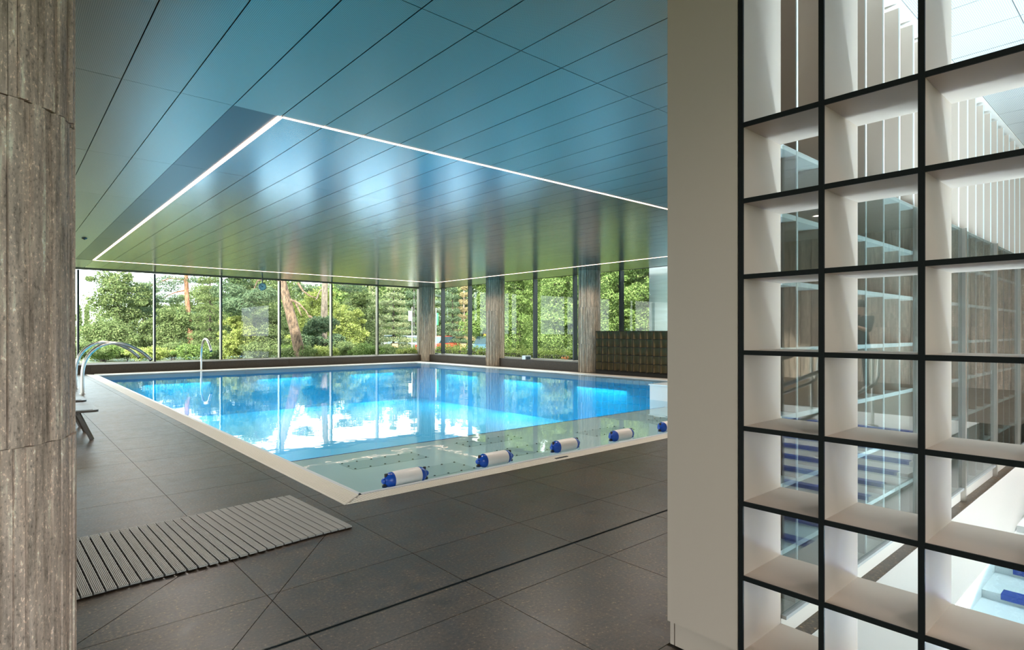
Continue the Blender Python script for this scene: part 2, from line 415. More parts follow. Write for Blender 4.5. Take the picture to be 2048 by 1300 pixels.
MB().box(-1.5, 16.3, SLOT-.007, SLOT+.007, -.011, -.006).build('slot', M['blackpaint'], d_)

# narrow deck strips at the far and right pool side
bd = MB()
for k in range(16): bd.box(PX0+k*.87+.002, PX0+(k+1)*.87-.002, PY1+.002, WY-.02, -.011, 0)
for k in range(24):
    y0 = PY0+k*.87
    if y0+.87 < PY1+.3: bd.box(PX1+.002, 17.3, y0+.002, y0+.868, -.011, 0)
tag(bd.build('floor_tiles_edge', M['tile'], fl), kind='stuff')

# ================================================================== kerb benches under the windows
kb = tag(MB().build('trim_1', M['kerb']), 'dark stone kerb under the far windows', kind='structure')
for k in range(12):
    x0 = -4.6+k*1.75
    if x0+1.75 < 16.5: MB().box(x0+.002, x0+1.748, 25.45, WY-.05, -.01, .32).build('kerb_stone', M['kerb'], kb)
MB().box(16.15, 16.95, 25.45, WY-.05, -.01, .32).build('kerb_stone', M['kerb'], kb)
kb2 = tag(MB().build('trim_2', M['kerb']), 'dark stone kerb under the right windows', kind='structure')
for y0, y1 in ((14.82, 16.5), (16.5, 18.2), (18.2, 19.66), (20.34, 22.0), (22.0, 23.6), (23.6, 25.15)):
    MB().box(16.42, WX-.05, y0+.002, y1-.002, -.01, .34).build('kerb_stone', M['kerb'], kb2)
sl_ = MB().box(-4.6, 16.9, WY-.32, WY-.04, .322, .335).box(WX-.32, WX-.04, 14.9, 25.4, .342, .355)
tag(sl_.build('trim_3', M['alul']), 'pale metal sill on top of the kerb', kind='structure')

# ================================================================== pool
bs = MB()
Z0 = -1.75
bs.box(IX0-.3, IX1+.3, IY0-.3, IY1+.3, Z0-.1, Z0)
bs.box(IX0-.26, IX0+.10, IY0, IY1, Z0, -.06); bs.box(IX1-.05, IX1+.4, IY0, IY1, Z0, -.06)
bs.box(IX0-.26, IX1+.4, IY1-.05, IY1+.4, Z0, -.06)
pool = tag(bs.build('pool_basin', M['basin']), 'deep blue tiled basin of the indoor pool', 'pool', kind='structure')
PLZ = -.14; PLY = 6.75*(EYE-PLZ)/EYE
pf = tag(MB().box(IX0-.2, IX1+.3, IY0-.25, PLY, Z0, PLZ).build('shallow_platform', M['shallow'], pool), 'pale shallow platform at the near end of the pool')
MB().box(IX0+.1, IX1, PLY-.004, PLY+.016, PLZ-.25, PLZ+.004).build('platform_edge', M['bluetile'], pool)
for (x0, x1, y0, y1) in ((3.30, 4.30, 5.55, 6.0), (3.15, 4.2, 6.45, 6.85), (5.1, 6.1, 5.75, 6.2), (5.0, 6.05, 6.65, 7.0), (7.0, 8.0, 6.0, 6.45), (9.0, 10.0, 6.1, 6.5)):
    pl = MB().box(x0, x1, y0, y1, PLZ, PLZ+.004).build('inlet_plate', M['perf'], pool)
    bb = MB()
    for i in range(6):
        for y in (y0+.02, y1-.02): bb.lathe([(.013, 0), (.013, .004), (.006, .009)], (x0+.03+i*(x1-x0-.06)/5, y, PLZ+.004), n=6)
    for x in (x0+.03, x1-.03): bb.lathe([(.013, 0), (.013, .004), (.006, .009)], (x, (y0+y1)/2, PLZ+.004), n=6)
    bb.build('bolts', M['bolt'], pl)
nn = MB(); WZ = -.014
nn.v = [(IX0, IY0, WZ), (IX1, IY0, WZ), (IX1, IY1, WZ), (IX0, IY1, WZ)]; nn.f = [(0, 1, 2, 3)]; nn.mi = [0]
tag(nn.build('pool_water', M['water']), 'clear blue water of the large indoor pool', 'water', kind='stuff')
# coping, rounded steel lip with a sloped band under water
cp = MB()
def lip(mb, a, b, inward):
    a, b, n = Vector(a), Vector(b), Vector(inward); L = len(mb.v)
    prof = [(-.03, -.02), (-.025, -.004), (-.008, .002), (.012, 0), (.028, -.012), (.12, -.07), (.125, -.2)]
    for e in (a, b):
        for d, z in prof: mb.v.append((e.x+n.x*d, e.y+n.y*d, z))
    k = len(prof)
    for i in range(k-1): mb.face(L+i, L+i+1, L+k+i+1, L+k+i)
lip(cp, (IX0, IY0), (IX0, IY1), (1, 0)); lip(cp, (IX1, IY1), (IX1, IY0), (-1, 0)); lip(cp, (IX1, IY0), (IX0, IY0), (0, 1)); lip(cp, (IX0, IY1), (IX1, IY1), (0, -1))
tag(cp.build('trim_4', M['coping'], smooth=True), 'smooth grey coping lip around the pool', kind='structure')
# grating: four runs
gr = tag(MB().box(PX0, IX0-.028, PY0, PY1, -.06, -.018).box(PX0, PX1, PY0, IY0-.028, -.06, -.018).box(IX1+.028, PX1, PY0, PY1, -.06, -.018).box(PX0, PX1, IY1+.028, PY1, -.06, -.018).build('trim_5', M['gratedark']), 'cream overflow grating around the pool', kind='structure')
ws = (IX0-.03-PX0)
for k in range(11):
    x = PX0+k*ws/11; f = (k+.5)/11
    y0 = PY0+f*(IY0-.03-PY0); y1 = PY1-f*(PY1-IY1-.03)
    MB().box(x+.002, x+ws/11-.003, y0, y1, -.018, .002 if k else .004).build('grating_slat', M['grate'], gr)
fg = MB(); nx = int((IX1-PX0)/.028)
for i in range(nx):                                    # cross bars of the front run, mitred at the corner
    x = PX0+.01+i*.028; lim = PY0+min(1, (x-PX0)/ws)*(IY0-.03-PY0)
    if lim-PY0 > .02:
        for q in range(7):
            ya = PY0+.012+q*.0325
            if ya+.026 <= lim+.004: fg.box(x, x+.0215, ya, ya+.027, -.018, .0)
tag(fg.build('grating_studs', M['grate'], gr), kind='stuff')
MB().box(PX0+.02, PX1, PY0, PY0+.010, -.018, .003).build('grating_rim', M['grate'], gr)
rg = MB()
for k in range(16): rg.box(IX1+.03+k*.0295, IX1+.03+k*.0295+.025, PY0, IY1, -.018, .002)
for k in range(17): rg.box(PX0+.25, PX1, IY1+.03+k*.0305, IY1+.03+k*.0305+.026, -.018, .002)
tag(rg.build('grating_slats_far', M['grate'], gr), kind='stuff')
MB().box(4.93, 5.13, 4.84, 4.87, -.01, .006).build('overflow_slot', M['blackpaint'], gr)
# underwater lamps
def uw(loc, aim, e):
    l = bpy.data.lights.new('underwater_lamp', 'AREA'); l.energy = e; l.color = (.62, .86, 1); l.shape = 'RECTANGLE'; l.size = 2.2; l.size_y = .3; l.spread = R(165)
    o = bpy.data.objects.new('underwater_lamp', l); C.objects.link(o); o.location = loc; o.rotation_euler = Vector(aim).to_track_quat('-Z', 'Y').to_euler(); return o
UW = 33
for i, x in enumerate((3.6, 6.6, 9.6, 12.6)):
    uw((x, PLY+.12, -.35), (0, 1, -1.3), UW*.6)
    lens = thing('underwater_light', ['round underwater light nearest the left pool edge', 'second round underwater light under the platform', 'third round underwater light under the platform', 'round underwater light farthest along the platform'][i], 'pool light', (x, PLY+.02, -.75), 'underwater lights below the shallow platform')
    MB().lathe([(.14, 0), (.14, .02), (.12, .03)], (x, PLY, -.75), (0, 1, 0), 20).build('lens', M['clockface'], lens)
    MB().lathe([(.17, -.005), (.17, .012)], (x, PLY, -.75), (0, 1, 0), 20).build('rim', M['steel'], lens)
for y in (9, 13, 17, 21):
    uw((IX1-.16, y, -.35), (-1, 0, -1.2), UW); uw((IX0+.2, y, -.35), (1, 0, -1.2), UW)
for x in (5, 9, 13): uw((x, IY1-.16, -.35), (0, -1, -1.2), UW)

# ================================================================== ceiling
ce = tag(MB().box(LW, WX+.25, BW, WY+.25, CZ+.04, CZ+.30).build('ceiling', M['void']), kind='structure')
PXW, PYW = .4672, 2.737; LX0, LX1, LY0, LY1 = 2.216, 15.08, 6.23, 22.652
G2 = .0045
cm = {k: MB().box(-PXW/2+G2, PXW/2-G2, -PYW/2+.003, PYW/2-.003, 0, .025).mesh('ceiling_panel', M[k]) for k in ('ceil', 'ceilp', 'ceild', 'ceil_lit')}
pan = []; cut = []
for i in range(-18, 33):
    for j in range(-5, 8):
        x0 = LX0+i*PXW; y0 = LY0+j*PYW; xc, yc = x0+PXW/2, y0+PYW/2
        if x0 < LW-.1 or x0+PXW > WX+.1 or y0 < BW-.5 or y0+PYW > WY+1.2: continue
        if 1.1 < yc < 1.6+PYW/2 and 2.9 < xc and False: continue
        q = [pix(x, y, CZ) for x in (x0, x0+PXW) for y in (y0, y0+PYW)]
        pp = [p for p in q if p]
        vis = any(140 < p[0] < 1345 and p[1] > -20 for p in pp) or (pp and min(p[0] for p in pp) < 1340 and max(p[0] for p in pp) > 150 and max(p[1] for p in pp) > 0)
        area = (max(p[0] for p in pp)-min(p[0] for p in pp))*(max(p[1] for p in pp)-min(p[1] for p in pp)) if vis else 0
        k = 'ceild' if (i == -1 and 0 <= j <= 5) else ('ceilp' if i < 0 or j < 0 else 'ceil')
        if x0 > 2.2 and yc < 1.3 and j < -1: k = 'ceil_lit'
        if x0 > 2.6 and j == -2: cut.append((xc, y0)); continue
        pan.append((area, xc, yc, k, y0))
pan.sort(key=lambda a: -a[0])
far = {k: MB() for k in cm}
for n, (ar, x, y, k, y0) in enumerate(pan):
    if n < 300 and ar > 0:
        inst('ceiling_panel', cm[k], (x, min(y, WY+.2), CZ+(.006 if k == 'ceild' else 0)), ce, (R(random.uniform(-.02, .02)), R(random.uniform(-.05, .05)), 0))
    else: far[k].box(x-PXW/2+G2, x+PXW/2-G2, y-PYW/2+.003, min(y+PYW/2-.003, WY+.1), CZ, CZ+.025)
hallcut = MB().box(-PXW/2+G2, PXW/2-G2, 1.62, LY0-PYW-.003, 0, .025).mesh('ceiling_panel', M['ceilp'])
for x, y0 in cut:                                     # panels cut by the shelf partition
    far['ceil_lit'].box(x-PXW/2+G2, x+PXW/2-G2, y0+.003, 1.25, CZ, CZ+.025)
    inst('ceiling_panel', hallcut, (x, 0, CZ), ce)
for k in far:
    if far[k].v: tag(far[k].build('ceiling_panels_far', M[k], ce), kind='stuff')
ledt = thing('light_line', 'thin warm white light line set as a rectangle in the ceiling', 'ceiling light', (LX0, LY0, CZ))
def seg(x0, x1, y0, y1): MB().box(x0, x1, y0, y1, CZ-.004, CZ+.02).build('light_segment', M['led'], ledt)
for k in range(6):
    a, b = LY0+k*PYW+.006, LY0+(k+1)*PYW-.006
    seg(LX0-.024, LX0+.024, a, b); seg(LX1-.016, LX1+.016, a, b)
for k in range(5):
    a = LX0+.024+k*(LX1-LX0)/5; b = LX0+.024+(k+1)*(LX1-LX0)/5-.008
    seg(a, b, LY0-.017, LY0+.017); seg(a, b, LY1-.016, LY1+.016)
def lamp(x, y, z, e, col, cone=150, rad=.05):
    l = bpy.data.lights.new('ceiling_lamp', 'SPOT'); l.energy = e; l.color = col; l.spot_size = R(cone); l.spot_blend = .4; l.shadow_soft_size = rad
    o = bpy.data.objects.new('ceiling_lamp', l); C.objects.link(o); o.location = (x, y, z)
for k in range(6):
    for x in (LX0, LX1): lamp(x, LY0+(k+.5)*PYW, CZ-.06, 45, (1, .88, .76))
for k in range(5):
    for y in (LY0, LY1): lamp(LX0+(k+.5)*(LX1-LX0)/5, y, CZ-.06, 45, (1, .88, .76))
for i, (x, y) in enumerate(((-3.5, -3.5), (-.8, -3.5), (1.2, -3.5), (-3.5, -.6), (-.8, -.6), (1.2, -.6), (-3.5, 2.2), (6.6, 3.2), (9.0, 3.2), (11.4, 3.2), (13.8, 3.2))):  # unseen downlights added to brighten the floor, column and mat
    t_ = thing('downlight', ('added fill downlight in the ceiling behind the camera', 'added fill downlight in the ceiling hidden behind the greige panel')[i > 6], 'ceiling light', (x, y, CZ), ('added fill downlights behind the camera', 'added fill downlights behind the panel')[i > 6])
    MB().lathe([(.07, -.002), (.055, -.004)], (x, y, CZ), n=16).build('lens', M['lampdisc'], t_)
    MB().lathe([(.085, .0), (.082, -.003)], (x, y, CZ+.001), n=16).build('ring', M['steelp'], t_)
    lamp(x, y, CZ-.02, 23, (1, .84, .70), 130)
for i, (x, y, lab) in enumerate(((.86, 3.95, 'small white ceiling sensor near the foreground stone column'), (1.52, 17.4, 'small dark ceiling sensor far along the left ceiling edge'))):
    s_ = thing('ceiling_sensor', lab, 'sensor', (x, y, CZ))
    MB().lathe([(.06, 0), (.055, -.02), (.03, -.035)], (x, y, CZ), n=16).build('housing', M['plaster'] if i == 0 else M['alu'], s_, True)
    MB().lathe([(.02, -.034), (.012, -.045)], (x, y, CZ), n=10).build('lens', M['blackpaint'], s_)

# ================================================================== windows
def mull(mb, x, y, axis):
    pass
w1 = struct('window_1', (0, WY, 0), 'far wall of tall glass panes between slim dark mullions')
xs = [2.124+2.413*k for k in range(-3, 7)]
for x in xs:
    m_ = MB().box(x-.03, x+.03, WY-.17, WY+.05, .32, CZ)
    m_.build('mullion', M['alu'], w1)
    MB().box(x-.034, x-.030, WY-.165, WY+.04, .33, CZ-.01).build('mullion_lit_side', M['alul'], w1)  # paler sheet paints daylight onto the mullion's left face
for a, b in zip(xs[:-1], xs[1:]): MB().box(a+.03, b-.03, WY-.006, WY+.006, .34, CZ).build('pane', M['glass'], w1)
MB().box(xs[-1]+.03, WX, WY-.006, WY+.006, .34, CZ).build('pane', M['glass'], w1)
MB().box(-5.2, WX, WY-.08, WY+.05, .30, .345).build('frame', M['alu'], w1)
w2 = struct('window_2', (WX, 20, 0), 'right wall of tall glass panes between dark mullions')
ys = [25.28-2.325*k for k in range(0, 9)]
for y in ys:
    MB().box(WX-.17, WX+.05, y-.03, y+.03, .3, CZ).build('mullion', M['alu'], w2)
for a, b in zip([WY]+ys[:-1], ys): MB().box(WX-.006, WX+.006, b+.03, a-.03, .36, CZ).build('pane', M['glass'], w2)
MB().box(WX-.08, WX+.05, ys[-1], WY, .30, .365).build('frame', M['alu'], w2)
w3 = struct('window_3', (LW, 10, 0))
for k in range(10):
    MB().box(LW-.05, LW+.15, 2.6+k*2.4, 2.6+k*2.4+.06, 0, CZ).build('mullion', M['alu'], w3)
    MB().box(LW-.006, LW+.006, 2.6+k*2.4+.06, 2.6+k*2.4+2.4, 0, CZ).build('pane', M['glass'], w3)
tag(MB().box(LW-.2, LW, BW-.2, 2.6, 0, CZ).build('wall_left', M['plaster']), kind='structure')
w4 = struct('window_4', (5, BW, 0))
for k in range(11):
    MB().box(-8.1+k*2.1, -8.1+k*2.1+.06, BW-.05, BW+.15, 0, CZ).build('mullion', M['alu'], w4)
    MB().box(-8.1+k*2.1+.06, -8.1+k*2.1+2.1, BW-.006, BW+.006, 0, CZ).build('pane', M['glass'], w4)
tag(MB().box(LW, -8.1, BW-.2, BW, 0, CZ).build('wall_back', M['plaster']), kind='structure')
tag(MB().box(WX, WX+.3, 1.3, ys[-1], 0, CZ).build('wall_right', M['plaster']), kind='structure')
tag(MB().box(LW, xs[0], WY-.1, WY+.2, 0, CZ).build('wall_far_end', M['plaster']), kind='structure')

def portal(loc, aim, w_, h_):
    l = bpy.data.lights.new('window_portal', 'AREA'); l.shape = 'RECTANGLE'; l.size = w_; l.size_y = h_; l.cycles.is_portal = True
    o = bpy.data.objects.new('window_portal', l); C.objects.link(o); o.location = loc; o.rotation_euler = Vector(aim).to_track_quat('-Z', 'Z').to_euler()
portal((5, WY+.12, 2), (0, -1, 0), 25, 3.7); portal((WX+.12, 17, 2), (-1, 0, 0), 19.5, 3.7)
portal((LW-.12, 14.6, 1.9), (1, 0, 0), 24.5, 3.8); portal((3.5, BW-.12, 1.9), (0, 1, 0), 23.5, 3.8)

# ================================================================== columns
def stave_layout(seed, n=58):
    rr = random.Random(seed); ws_ = [rr.uniform(.6, 1.5) for _ in range(n)]; s_ = sum(ws_); a = rr.uniform(0, .1); out = []
    for w_ in ws_:
        da = 2*math.pi*w_/s_; out.append((a, a+da, rr.choice((-.014, -.008, -.003, .004, .010))+rr.uniform(-.003, .003))); a += da
    return out
def stave(mb, cx, cy_, r, a0, a1, dr, z0, z1):
    ro, ri = r+dr, r-.05; g = .0012/r
    ps = [(ro, a0+g), (ro+.001, (a0+a1)/2), (ro, a1-g), (ri, a1-g), (ri, a0+g)]
    mb.prism([(cx+q*math.cos(a), cy_+q*math.sin(a)) for q, a in ps], z0+.0015, z1-.0015)
DR = [0, 1.05, 2.40, CZ]
fc = thing('stone_column', 'large travertine column of upright stone staves in the left foreground', 'column', (-.148, 3.29, 0), 'round travertine columns')
for d in range(3):
    core = MB().lathe([(.365, DR[d]), (.365, DR[d+1])], (-.148, 3.29, 0), n=32).build('drum_core', M['core'], fc)
    for a0, a1, dr in stave_layout(d+3, 66):
        mb = MB(); stave(mb, -.148, 3.29, .395, a0, a1, dr, DR[d], DR[d+1]); mb.build('stone_stave', M['trav'], fc)
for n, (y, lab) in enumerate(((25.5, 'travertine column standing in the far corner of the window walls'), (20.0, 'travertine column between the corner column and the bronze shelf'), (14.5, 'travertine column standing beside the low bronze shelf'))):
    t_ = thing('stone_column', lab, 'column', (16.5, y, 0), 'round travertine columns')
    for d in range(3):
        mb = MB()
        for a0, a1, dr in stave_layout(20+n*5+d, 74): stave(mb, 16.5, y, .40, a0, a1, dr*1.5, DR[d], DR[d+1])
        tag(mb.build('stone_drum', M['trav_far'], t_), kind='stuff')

# ================================================================== clock
ck = thing('hanging_clock', 'round pale blue clock hanging from the ceiling before the far windows', 'clock', (8.03, 24.6, 3.33))
def cpt(x, z, dy=0): return (8.03+x, 24.6+dy, 3.33+z)
MB().lathe([(.15, 0), (.15, .08)], (8.03, 24.6, 3.33), (0, 1, 0), 32).build('case', M['plaster'], ck, True)
MB().lathe([(.153, -.006), (.153, .004)], (8.03, 24.6, 3.33), (0, 1, 0), 32).build('rim', M['blackpaint'], ck)
fa = MB().lathe([(.138, -.009), (.138, -.002)], (8.03, 24.6, 3.33), (0, 1, 0), 32).build('face', M['clockface'], ck)
for h_ in range(12):
    a = h_*math.pi/6; MB().bar(cpt(math.sin(a)*.104, math.cos(a)*.104, -.011), cpt(math.sin(a)*.126, math.cos(a)*.126, -.011), .018, .004, (0, 1, 0)).build('hour_mark', M['blackpaint'], fa)
MB().bar(cpt(.02, -.015, -.014), cpt(-.095, .08, -.014), .014, .004, (0, 1, 0)).build('minute_hand', M['blackpaint'], ck)
MB().bar(cpt(.02, .0, -.017), cpt(-.07, -.01, -.017), .02, .004, (0, 1, 0)).build('hour_hand', M['blackpaint'], ck)
MB().bar(cpt(-.0, .145, .045), (8.03, 24.645, CZ), .035, .035).build('hanger', M['alu'], ck)

# ================================================================== water spouts
def spout(base, d, label):
    b = Vector(base); d = Vector(d); t_ = thing('water_spout', label, 'spout', base, 'curved steel water spouts')
    ctrl = [(0, 0), (.0, .3), (.005, .55), (.05, .78), (.15, .97), (.30, 1.12), (.48, 1.20), (.66, 1.215), (.86, 1.18), (1.04, 1.10), (1.22, .98), (1.36, .85), (1.43, .76)]
    P = []
    n = len(ctrl)
    for i in range(n-1):
        p0, p1, p2, p3 = (Vector(ctrl[max(0, min(n-1, i+k))]) for k in (-1, 0, 1, 2))
        for s_ in range(4):
            u = s_/4; P.append(.5*((2*p1)+(-p0+p2)*u+(2*p0-5*p1+4*p2-p3)*u*u+(-p0+3*p1-3*p2+p3)*u**3))
    P.append(Vector(ctrl[-1]))
    pts = [b+d*p.x+Vector((0, 0, p.y)) for p in P]
    MB().tube(pts, .040, 14).build('pipe', M['steel'], t_, True)
    MB().lathe([(.065, 0), (.065, .012), (.045, .02)], base, n=20).build('base_flange', M['steel'], t_, True)
    e = pts[-1]; dd = (pts[-1]-pts[-3]).normalized()
    MB().lathe([(.043, -.03), (.043, .0), (.034, .001)], e, dd, 16).build('nozzle', M['alu'], t_, True)
spout((1.48, 17.385, 0), (1, 0, 0), 'nearer of the two big curved steel water spouts on the left deck')
spout((1.48, 19.1, 0), (1, 0, 0), 'farther of the two big curved steel water spouts on the left deck')
spout((5.92, 25.28, 0), (0, -1, 0), 'curved steel water spout at the far pool edge')

# ================================================================== chairs on the left deck
def chair(y, label):
    t_ = thing('lounge_chair', label, 'chair', (.7, y, 0), 'dark lounge chairs on the left deck')
    s_ = MB(); L = []
    def seatpoly(w_, x0, x1, r_):
        o = []
        for cx, cy_, a0 in ((x1-r_, w_-r_, 0), (x0+r_, w_-r_, 90), (x0+r_, -w_+r_, 180), (x1-r_, -w_+r_, 270)):
            for k in range(5): a = R(a0+k*22.5); o.append((cx+r_*math.cos(a), y+cy_+r_*math.sin(a)))
        return o
    s_.prism(seatpoly(.37, .30, 1.04, .07), .375, .405).build('seat', M['chair'], t_)
    MB().prism(seatpoly(.32, .36, .98, .06), .403, .409).build('seat_pad', M['chair'], t_)
    b_ = MB()
    b_.bar((.36, y, .40), (.10, y, .86), .70, .03, (1, 0, 0)); b_.build('backrest', M['chair'], t_)
    for sy in (-.42, .42):
        MB().bar((.80, y+sy*.80, .385), (.955, y+sy*1.02, 0), .034, .045).build('leg', M['chair'], t_)
        MB().bar((.45, y+sy*.80, .385), (.24, y+sy*1.02, 0), .034, .045).build('leg', M['chair'], t_)
    MB().bar((.80, y-.36, .36), (.80, y+.36, .36), .03).build('stretcher', M['chair'], t_)
chair(10.36, 'nearer dark lounge chair half hidden by the foreground column')
chair(11.9, 'farther dark lounge chair half hidden by the foreground column')

# ================================================================== duckboard mat
mt = thing('floor_mat', 'pale grey slatted anti-slip mat on the floor by the column', 'mat', (.85, 4.65, 0))
ang = R(4.2); ca, sa = math.cos(ang), math.sin(ang)
def slat_mesh():
    mb = MB(); W_, L_ = .0505, 1.15; prof = []
    nrid = 6
    for k in range(nrid):
        x0 = -W_/2+k*W_/nrid; w_ = W_/nrid
        prof += [(x0+w_*.12, .0125), (x0+w_*.22, .0175), (x0+w_*.78, .0175), (x0+w_*.88, .0125)]
    prof = [(-W_/2, .006)]+prof+[(W_/2, .006)]
    n = len(prof)
    for y in (-L_/2, L_/2):
        for x, z in prof: mb.v.append((x, y, z))
    for i in range(n-1): mb.face(i, i+1, n+i+1, n+i)
    mb.face(*range(n-1, -1, -1)); mb.face(*range(n, 2*n)); mb.face(0, n, 2*n-1, n-1)
    return mb.mesh('slat', M['rubber'])
sm = slat_mesh()
for k in range(42):
    x = 1.15-.029-k*.0602
    bow = .012*math.sin(k*.33)
    o_ = inst('slat', sm, (x*ca-bow*sa, x*sa+bow*ca, .004), mt, (0, 0, R(2.4)+R(1.0)*math.sin(k*.21)))
for q in range(19):
    yy = -.54+q*.06
    p = lambda x: (.85+x*ca-yy*sa, 4.65+x*sa+yy*ca, .006)
    MB().bar(p(-1.37), p(1.14), .012, .012).build('connector', M['rubberd'], mt)

# ================================================================== fenders floating in the pool
def fender(x, y, rot, label, z=.026):
    t_ = thing('boat_fender', label, 'fender', (0, 0, 0), 'white fenders with blue ends in the pool')
    body = MB().lathe([(.094, -.165), (.100, -.15), (.101, 0), (.100, .15), (.094, .165)], (0, 0, 0), (1, 0, 0), 28).build('body', M['fwhite'], t_, True)
    for s_ in (-1, 1):
        cp_ = MB().lathe([(.096, s_*.160), (.098, s_*.170), (.092, s_*.195), (.075, s_*.222), (.050, s_*.240), (.034, s_*.250), (.036, s_*.262), (.026, s_*.275)], (0, 0, 0), (1, 0, 0), 28).build('end_cap', M['fblue'], t_, True)
        MB().lathe([(.017, 0), (.019, .03), (.017, .042)], (s_*.232, 0, .045), (0, 0, 1), 10).build('plug', M['black'], cp_, True)
        MB().lathe([(.030, 0), (.030, .02), (.014, .045)], (s_*.245, 0, -.075), (0, 0, 1), 12).build('plug_reflection', M['black'], cp_, True)  # dark cone shaped as the plug's reflection in the water
    t_.location = (x, y, z); t_.rotation_euler = (R(0), 0, rot); t_.scale = (.97, .80, .80); return t_
fx = [(3.09, 5.17, .02, 'white and blue fender nearest the pool corner'), (4.32, 5.24, -.01, 'second white and blue fender from the near pool corner'), (5.52, 5.26, .015, 'third white and blue fender from the near pool corner'), (6.68, 5.26, .0, 'fourth white and blue fender from the near pool corner'), (7.86, 5.27, .01, 'white and blue fender cut off by the greige panel')]
for a in fx: fender(*a)

# ================================================================== white block in the pool
bk = thing('pool_block', 'white panelled block standing in the pool beside the greige panel', 'block', (11.3, 6.4, PLZ))
for i, (a, b) in enumerate(((6.75, 7.78), (5.75, 6.747), (5.02, 5.747))): MB().box(10.88, 12.3, a, b, PLZ-.4 if b > PLY else PLZ, .31).build('panel_block', M['white'], bk)
MB().box(10.86, 12.32, 5.02, 7.80, .312, .335).build('top_slab', M['steelp'], bk)

# ================================================================== low bronze shelf
br = thing('bronze_shelf', 'low dark bronze grid shelf beside the right stone column', 'shelf', (16.3, 11, 0))
P3 = .2735; Y3 = 13.925; nc = 16; Zb = .13; ph = .278
MB().box(16.22, 16.95, Y3-nc*P3-.02, Y3+.02, 0, Zb-.02).build('plinth', M['bronzed'], br)
MB().box(16.50, 16.515, Y3-nc*P3, Y3, Zb, Zb+5*ph).build('back_panel', M['bronze'], br)
for k in range(nc+1): MB().box(16.20, 16.50, Y3-k*P3-.006, Y3-k*P3+.006, Zb-.02, Zb+5*ph+.006).build('divider', M['bronzed'], br)
for k in range(6): MB().box(16.205, 16.50, Y3-nc*P3, Y3, Zb+k*ph-.006, Zb+k*ph+.006).build('shelf_board', M['bronzed'], br)
niche = MB(); ns_ = 6
for i in range(ns_+1):                                  # curved inner shell of a niche
    a = i/ns_*math.pi/2; x = .02+.25*math.sin(a); y = -.13+.17*(1-math.cos(a))
    niche.v += [(x, y, .008), (x, y, ph-.008)]
for i in range(ns_): niche.face(2*i, 2*i+1, 2*i+3, 2*i+2)
nme = niche.mesh('niche_shell', M['bronze'], True)
for k in range(nc):
    for r_ in range(5): inst('niche_shell', nme, (16.2-16.3, Y3-(k+.5)*P3-11, Zb+r_*ph), br).scale = (1, -1, 1)

# ================================================================== tall grid shelf (front run) and its end panel
SX, SD = 2.405, .36
zs = [.118, .440, .760, 1.084, 1.410, 1.736, 2.062, 2.389]
ysd = [1.2483-.3285*k for k in range(0, 9)]
s1 = thing('grid_shelf', 'tall open greige grid shelf with black front edges on the right', 'shelf', (SX, 0, 0))
Yend = ysd[-1]
for y in ysd:
    u_ = MB().box(SX+.004, SX+SD, y-.009, y+.009, .02, CZ-.02).build('upright', M['shelf'], s1)
    MB().box(SX-.004, SX+.006, y-.010, y+.010, .02, CZ-.02).build('edge_strip', M['edge'], u_)
for z in zs+[CZ-.04]:
    for a, b in zip(ysd[1:], ysd[:-1]):
        u_ = MB().box(SX+.004, SX+SD, a+.009, b-.009, z-.009, z+.009).build('shelf_board', M['shelf'], s1)
        MB().box(SX-.003, SX+.005, a+.009, b-.009, z-.010, z+.010).build('edge_strip', M['edge'], u_)
MB().box(SX+.03, SX+SD-.02, Yend, ysd[0], 0, .10).build('plinth', M['shelf'], s1)
s2 = thing('grid_shelf', 'long grid shelf behind glass with a plain greige end panel', 'shelf', (SX, 1.43, 0))
MB().box(SX, SX+.02, 1.264, 1.618, .116, CZ-.01).build('end_panel', M['shelf'], s2)
MB().box(SX+.02, SX+.06, 1.27, 1.590, 0, .113).build('end_plinth', M['shelf'], s2)
MB().box(SX+.02, 14.95, 1.596, 1.616, 0, CZ-.01).build('back_panel', M['shelf'], s2)
d0 = 2.986-.3232
for k in range(0, 38):
    x = d0+k*.3232
    u_ = MB().box(x-.009, x+.009, 1.262, 1.596, .14, 3.70).build('divider', M['shelf'], s2)
    MB().box(x-.009, x+.009, 1.256, 1.262, .14, 3.70).build('edge_strip', M['shelf_edge'], u_)
for z in zs[1:]:
    u_ = MB().box(SX+.06, 14.95, 1.258, 1.596, z-.012, z+.012).build('shelf_board', M['shelf_edge'], s2)
MB().box(SX+.06, 14.95, 1.30, 1.596, .02, .15).build('plinth', M['white'], s2)
tag(MB().box(SX+.06, 14.95, 1.25, 1.60, 3.742, CZ-.004).build('trim_6', M['plaster']), 'white soffit above the long shelf', kind='structure')
# glass screen before it
gs = thing('glass_screen', 'frameless glass screen on steel posts before the long shelf', 'glass screen', (8.8, 1.24, 0))
ps_ = [3.61-.85]+[3.61+1.3*k for k in range(0, 10)]
for i, x in enumerate(ps_):
    if i: MB().box(x-.02, x+.02, 1.205, 1.245, .05, 2.385).build('post', M['steel'], gs)
    if i < len(ps_)-1: MB().box(x+.022, ps_[i+1]-.022, 1.230, 1.240, .16, 2.38).build('pane', M['glassr'], gs)
MB().box(2.77, 15, 1.215, 1.245, .148, .165).build('bottom_rail', M['steelp'], gs)
tag(MB().box(2.77, 15, 1.24, 1.30, .0, .15).build('trim_7', M['white']), 'white kerb below the glass screen', kind='structure')

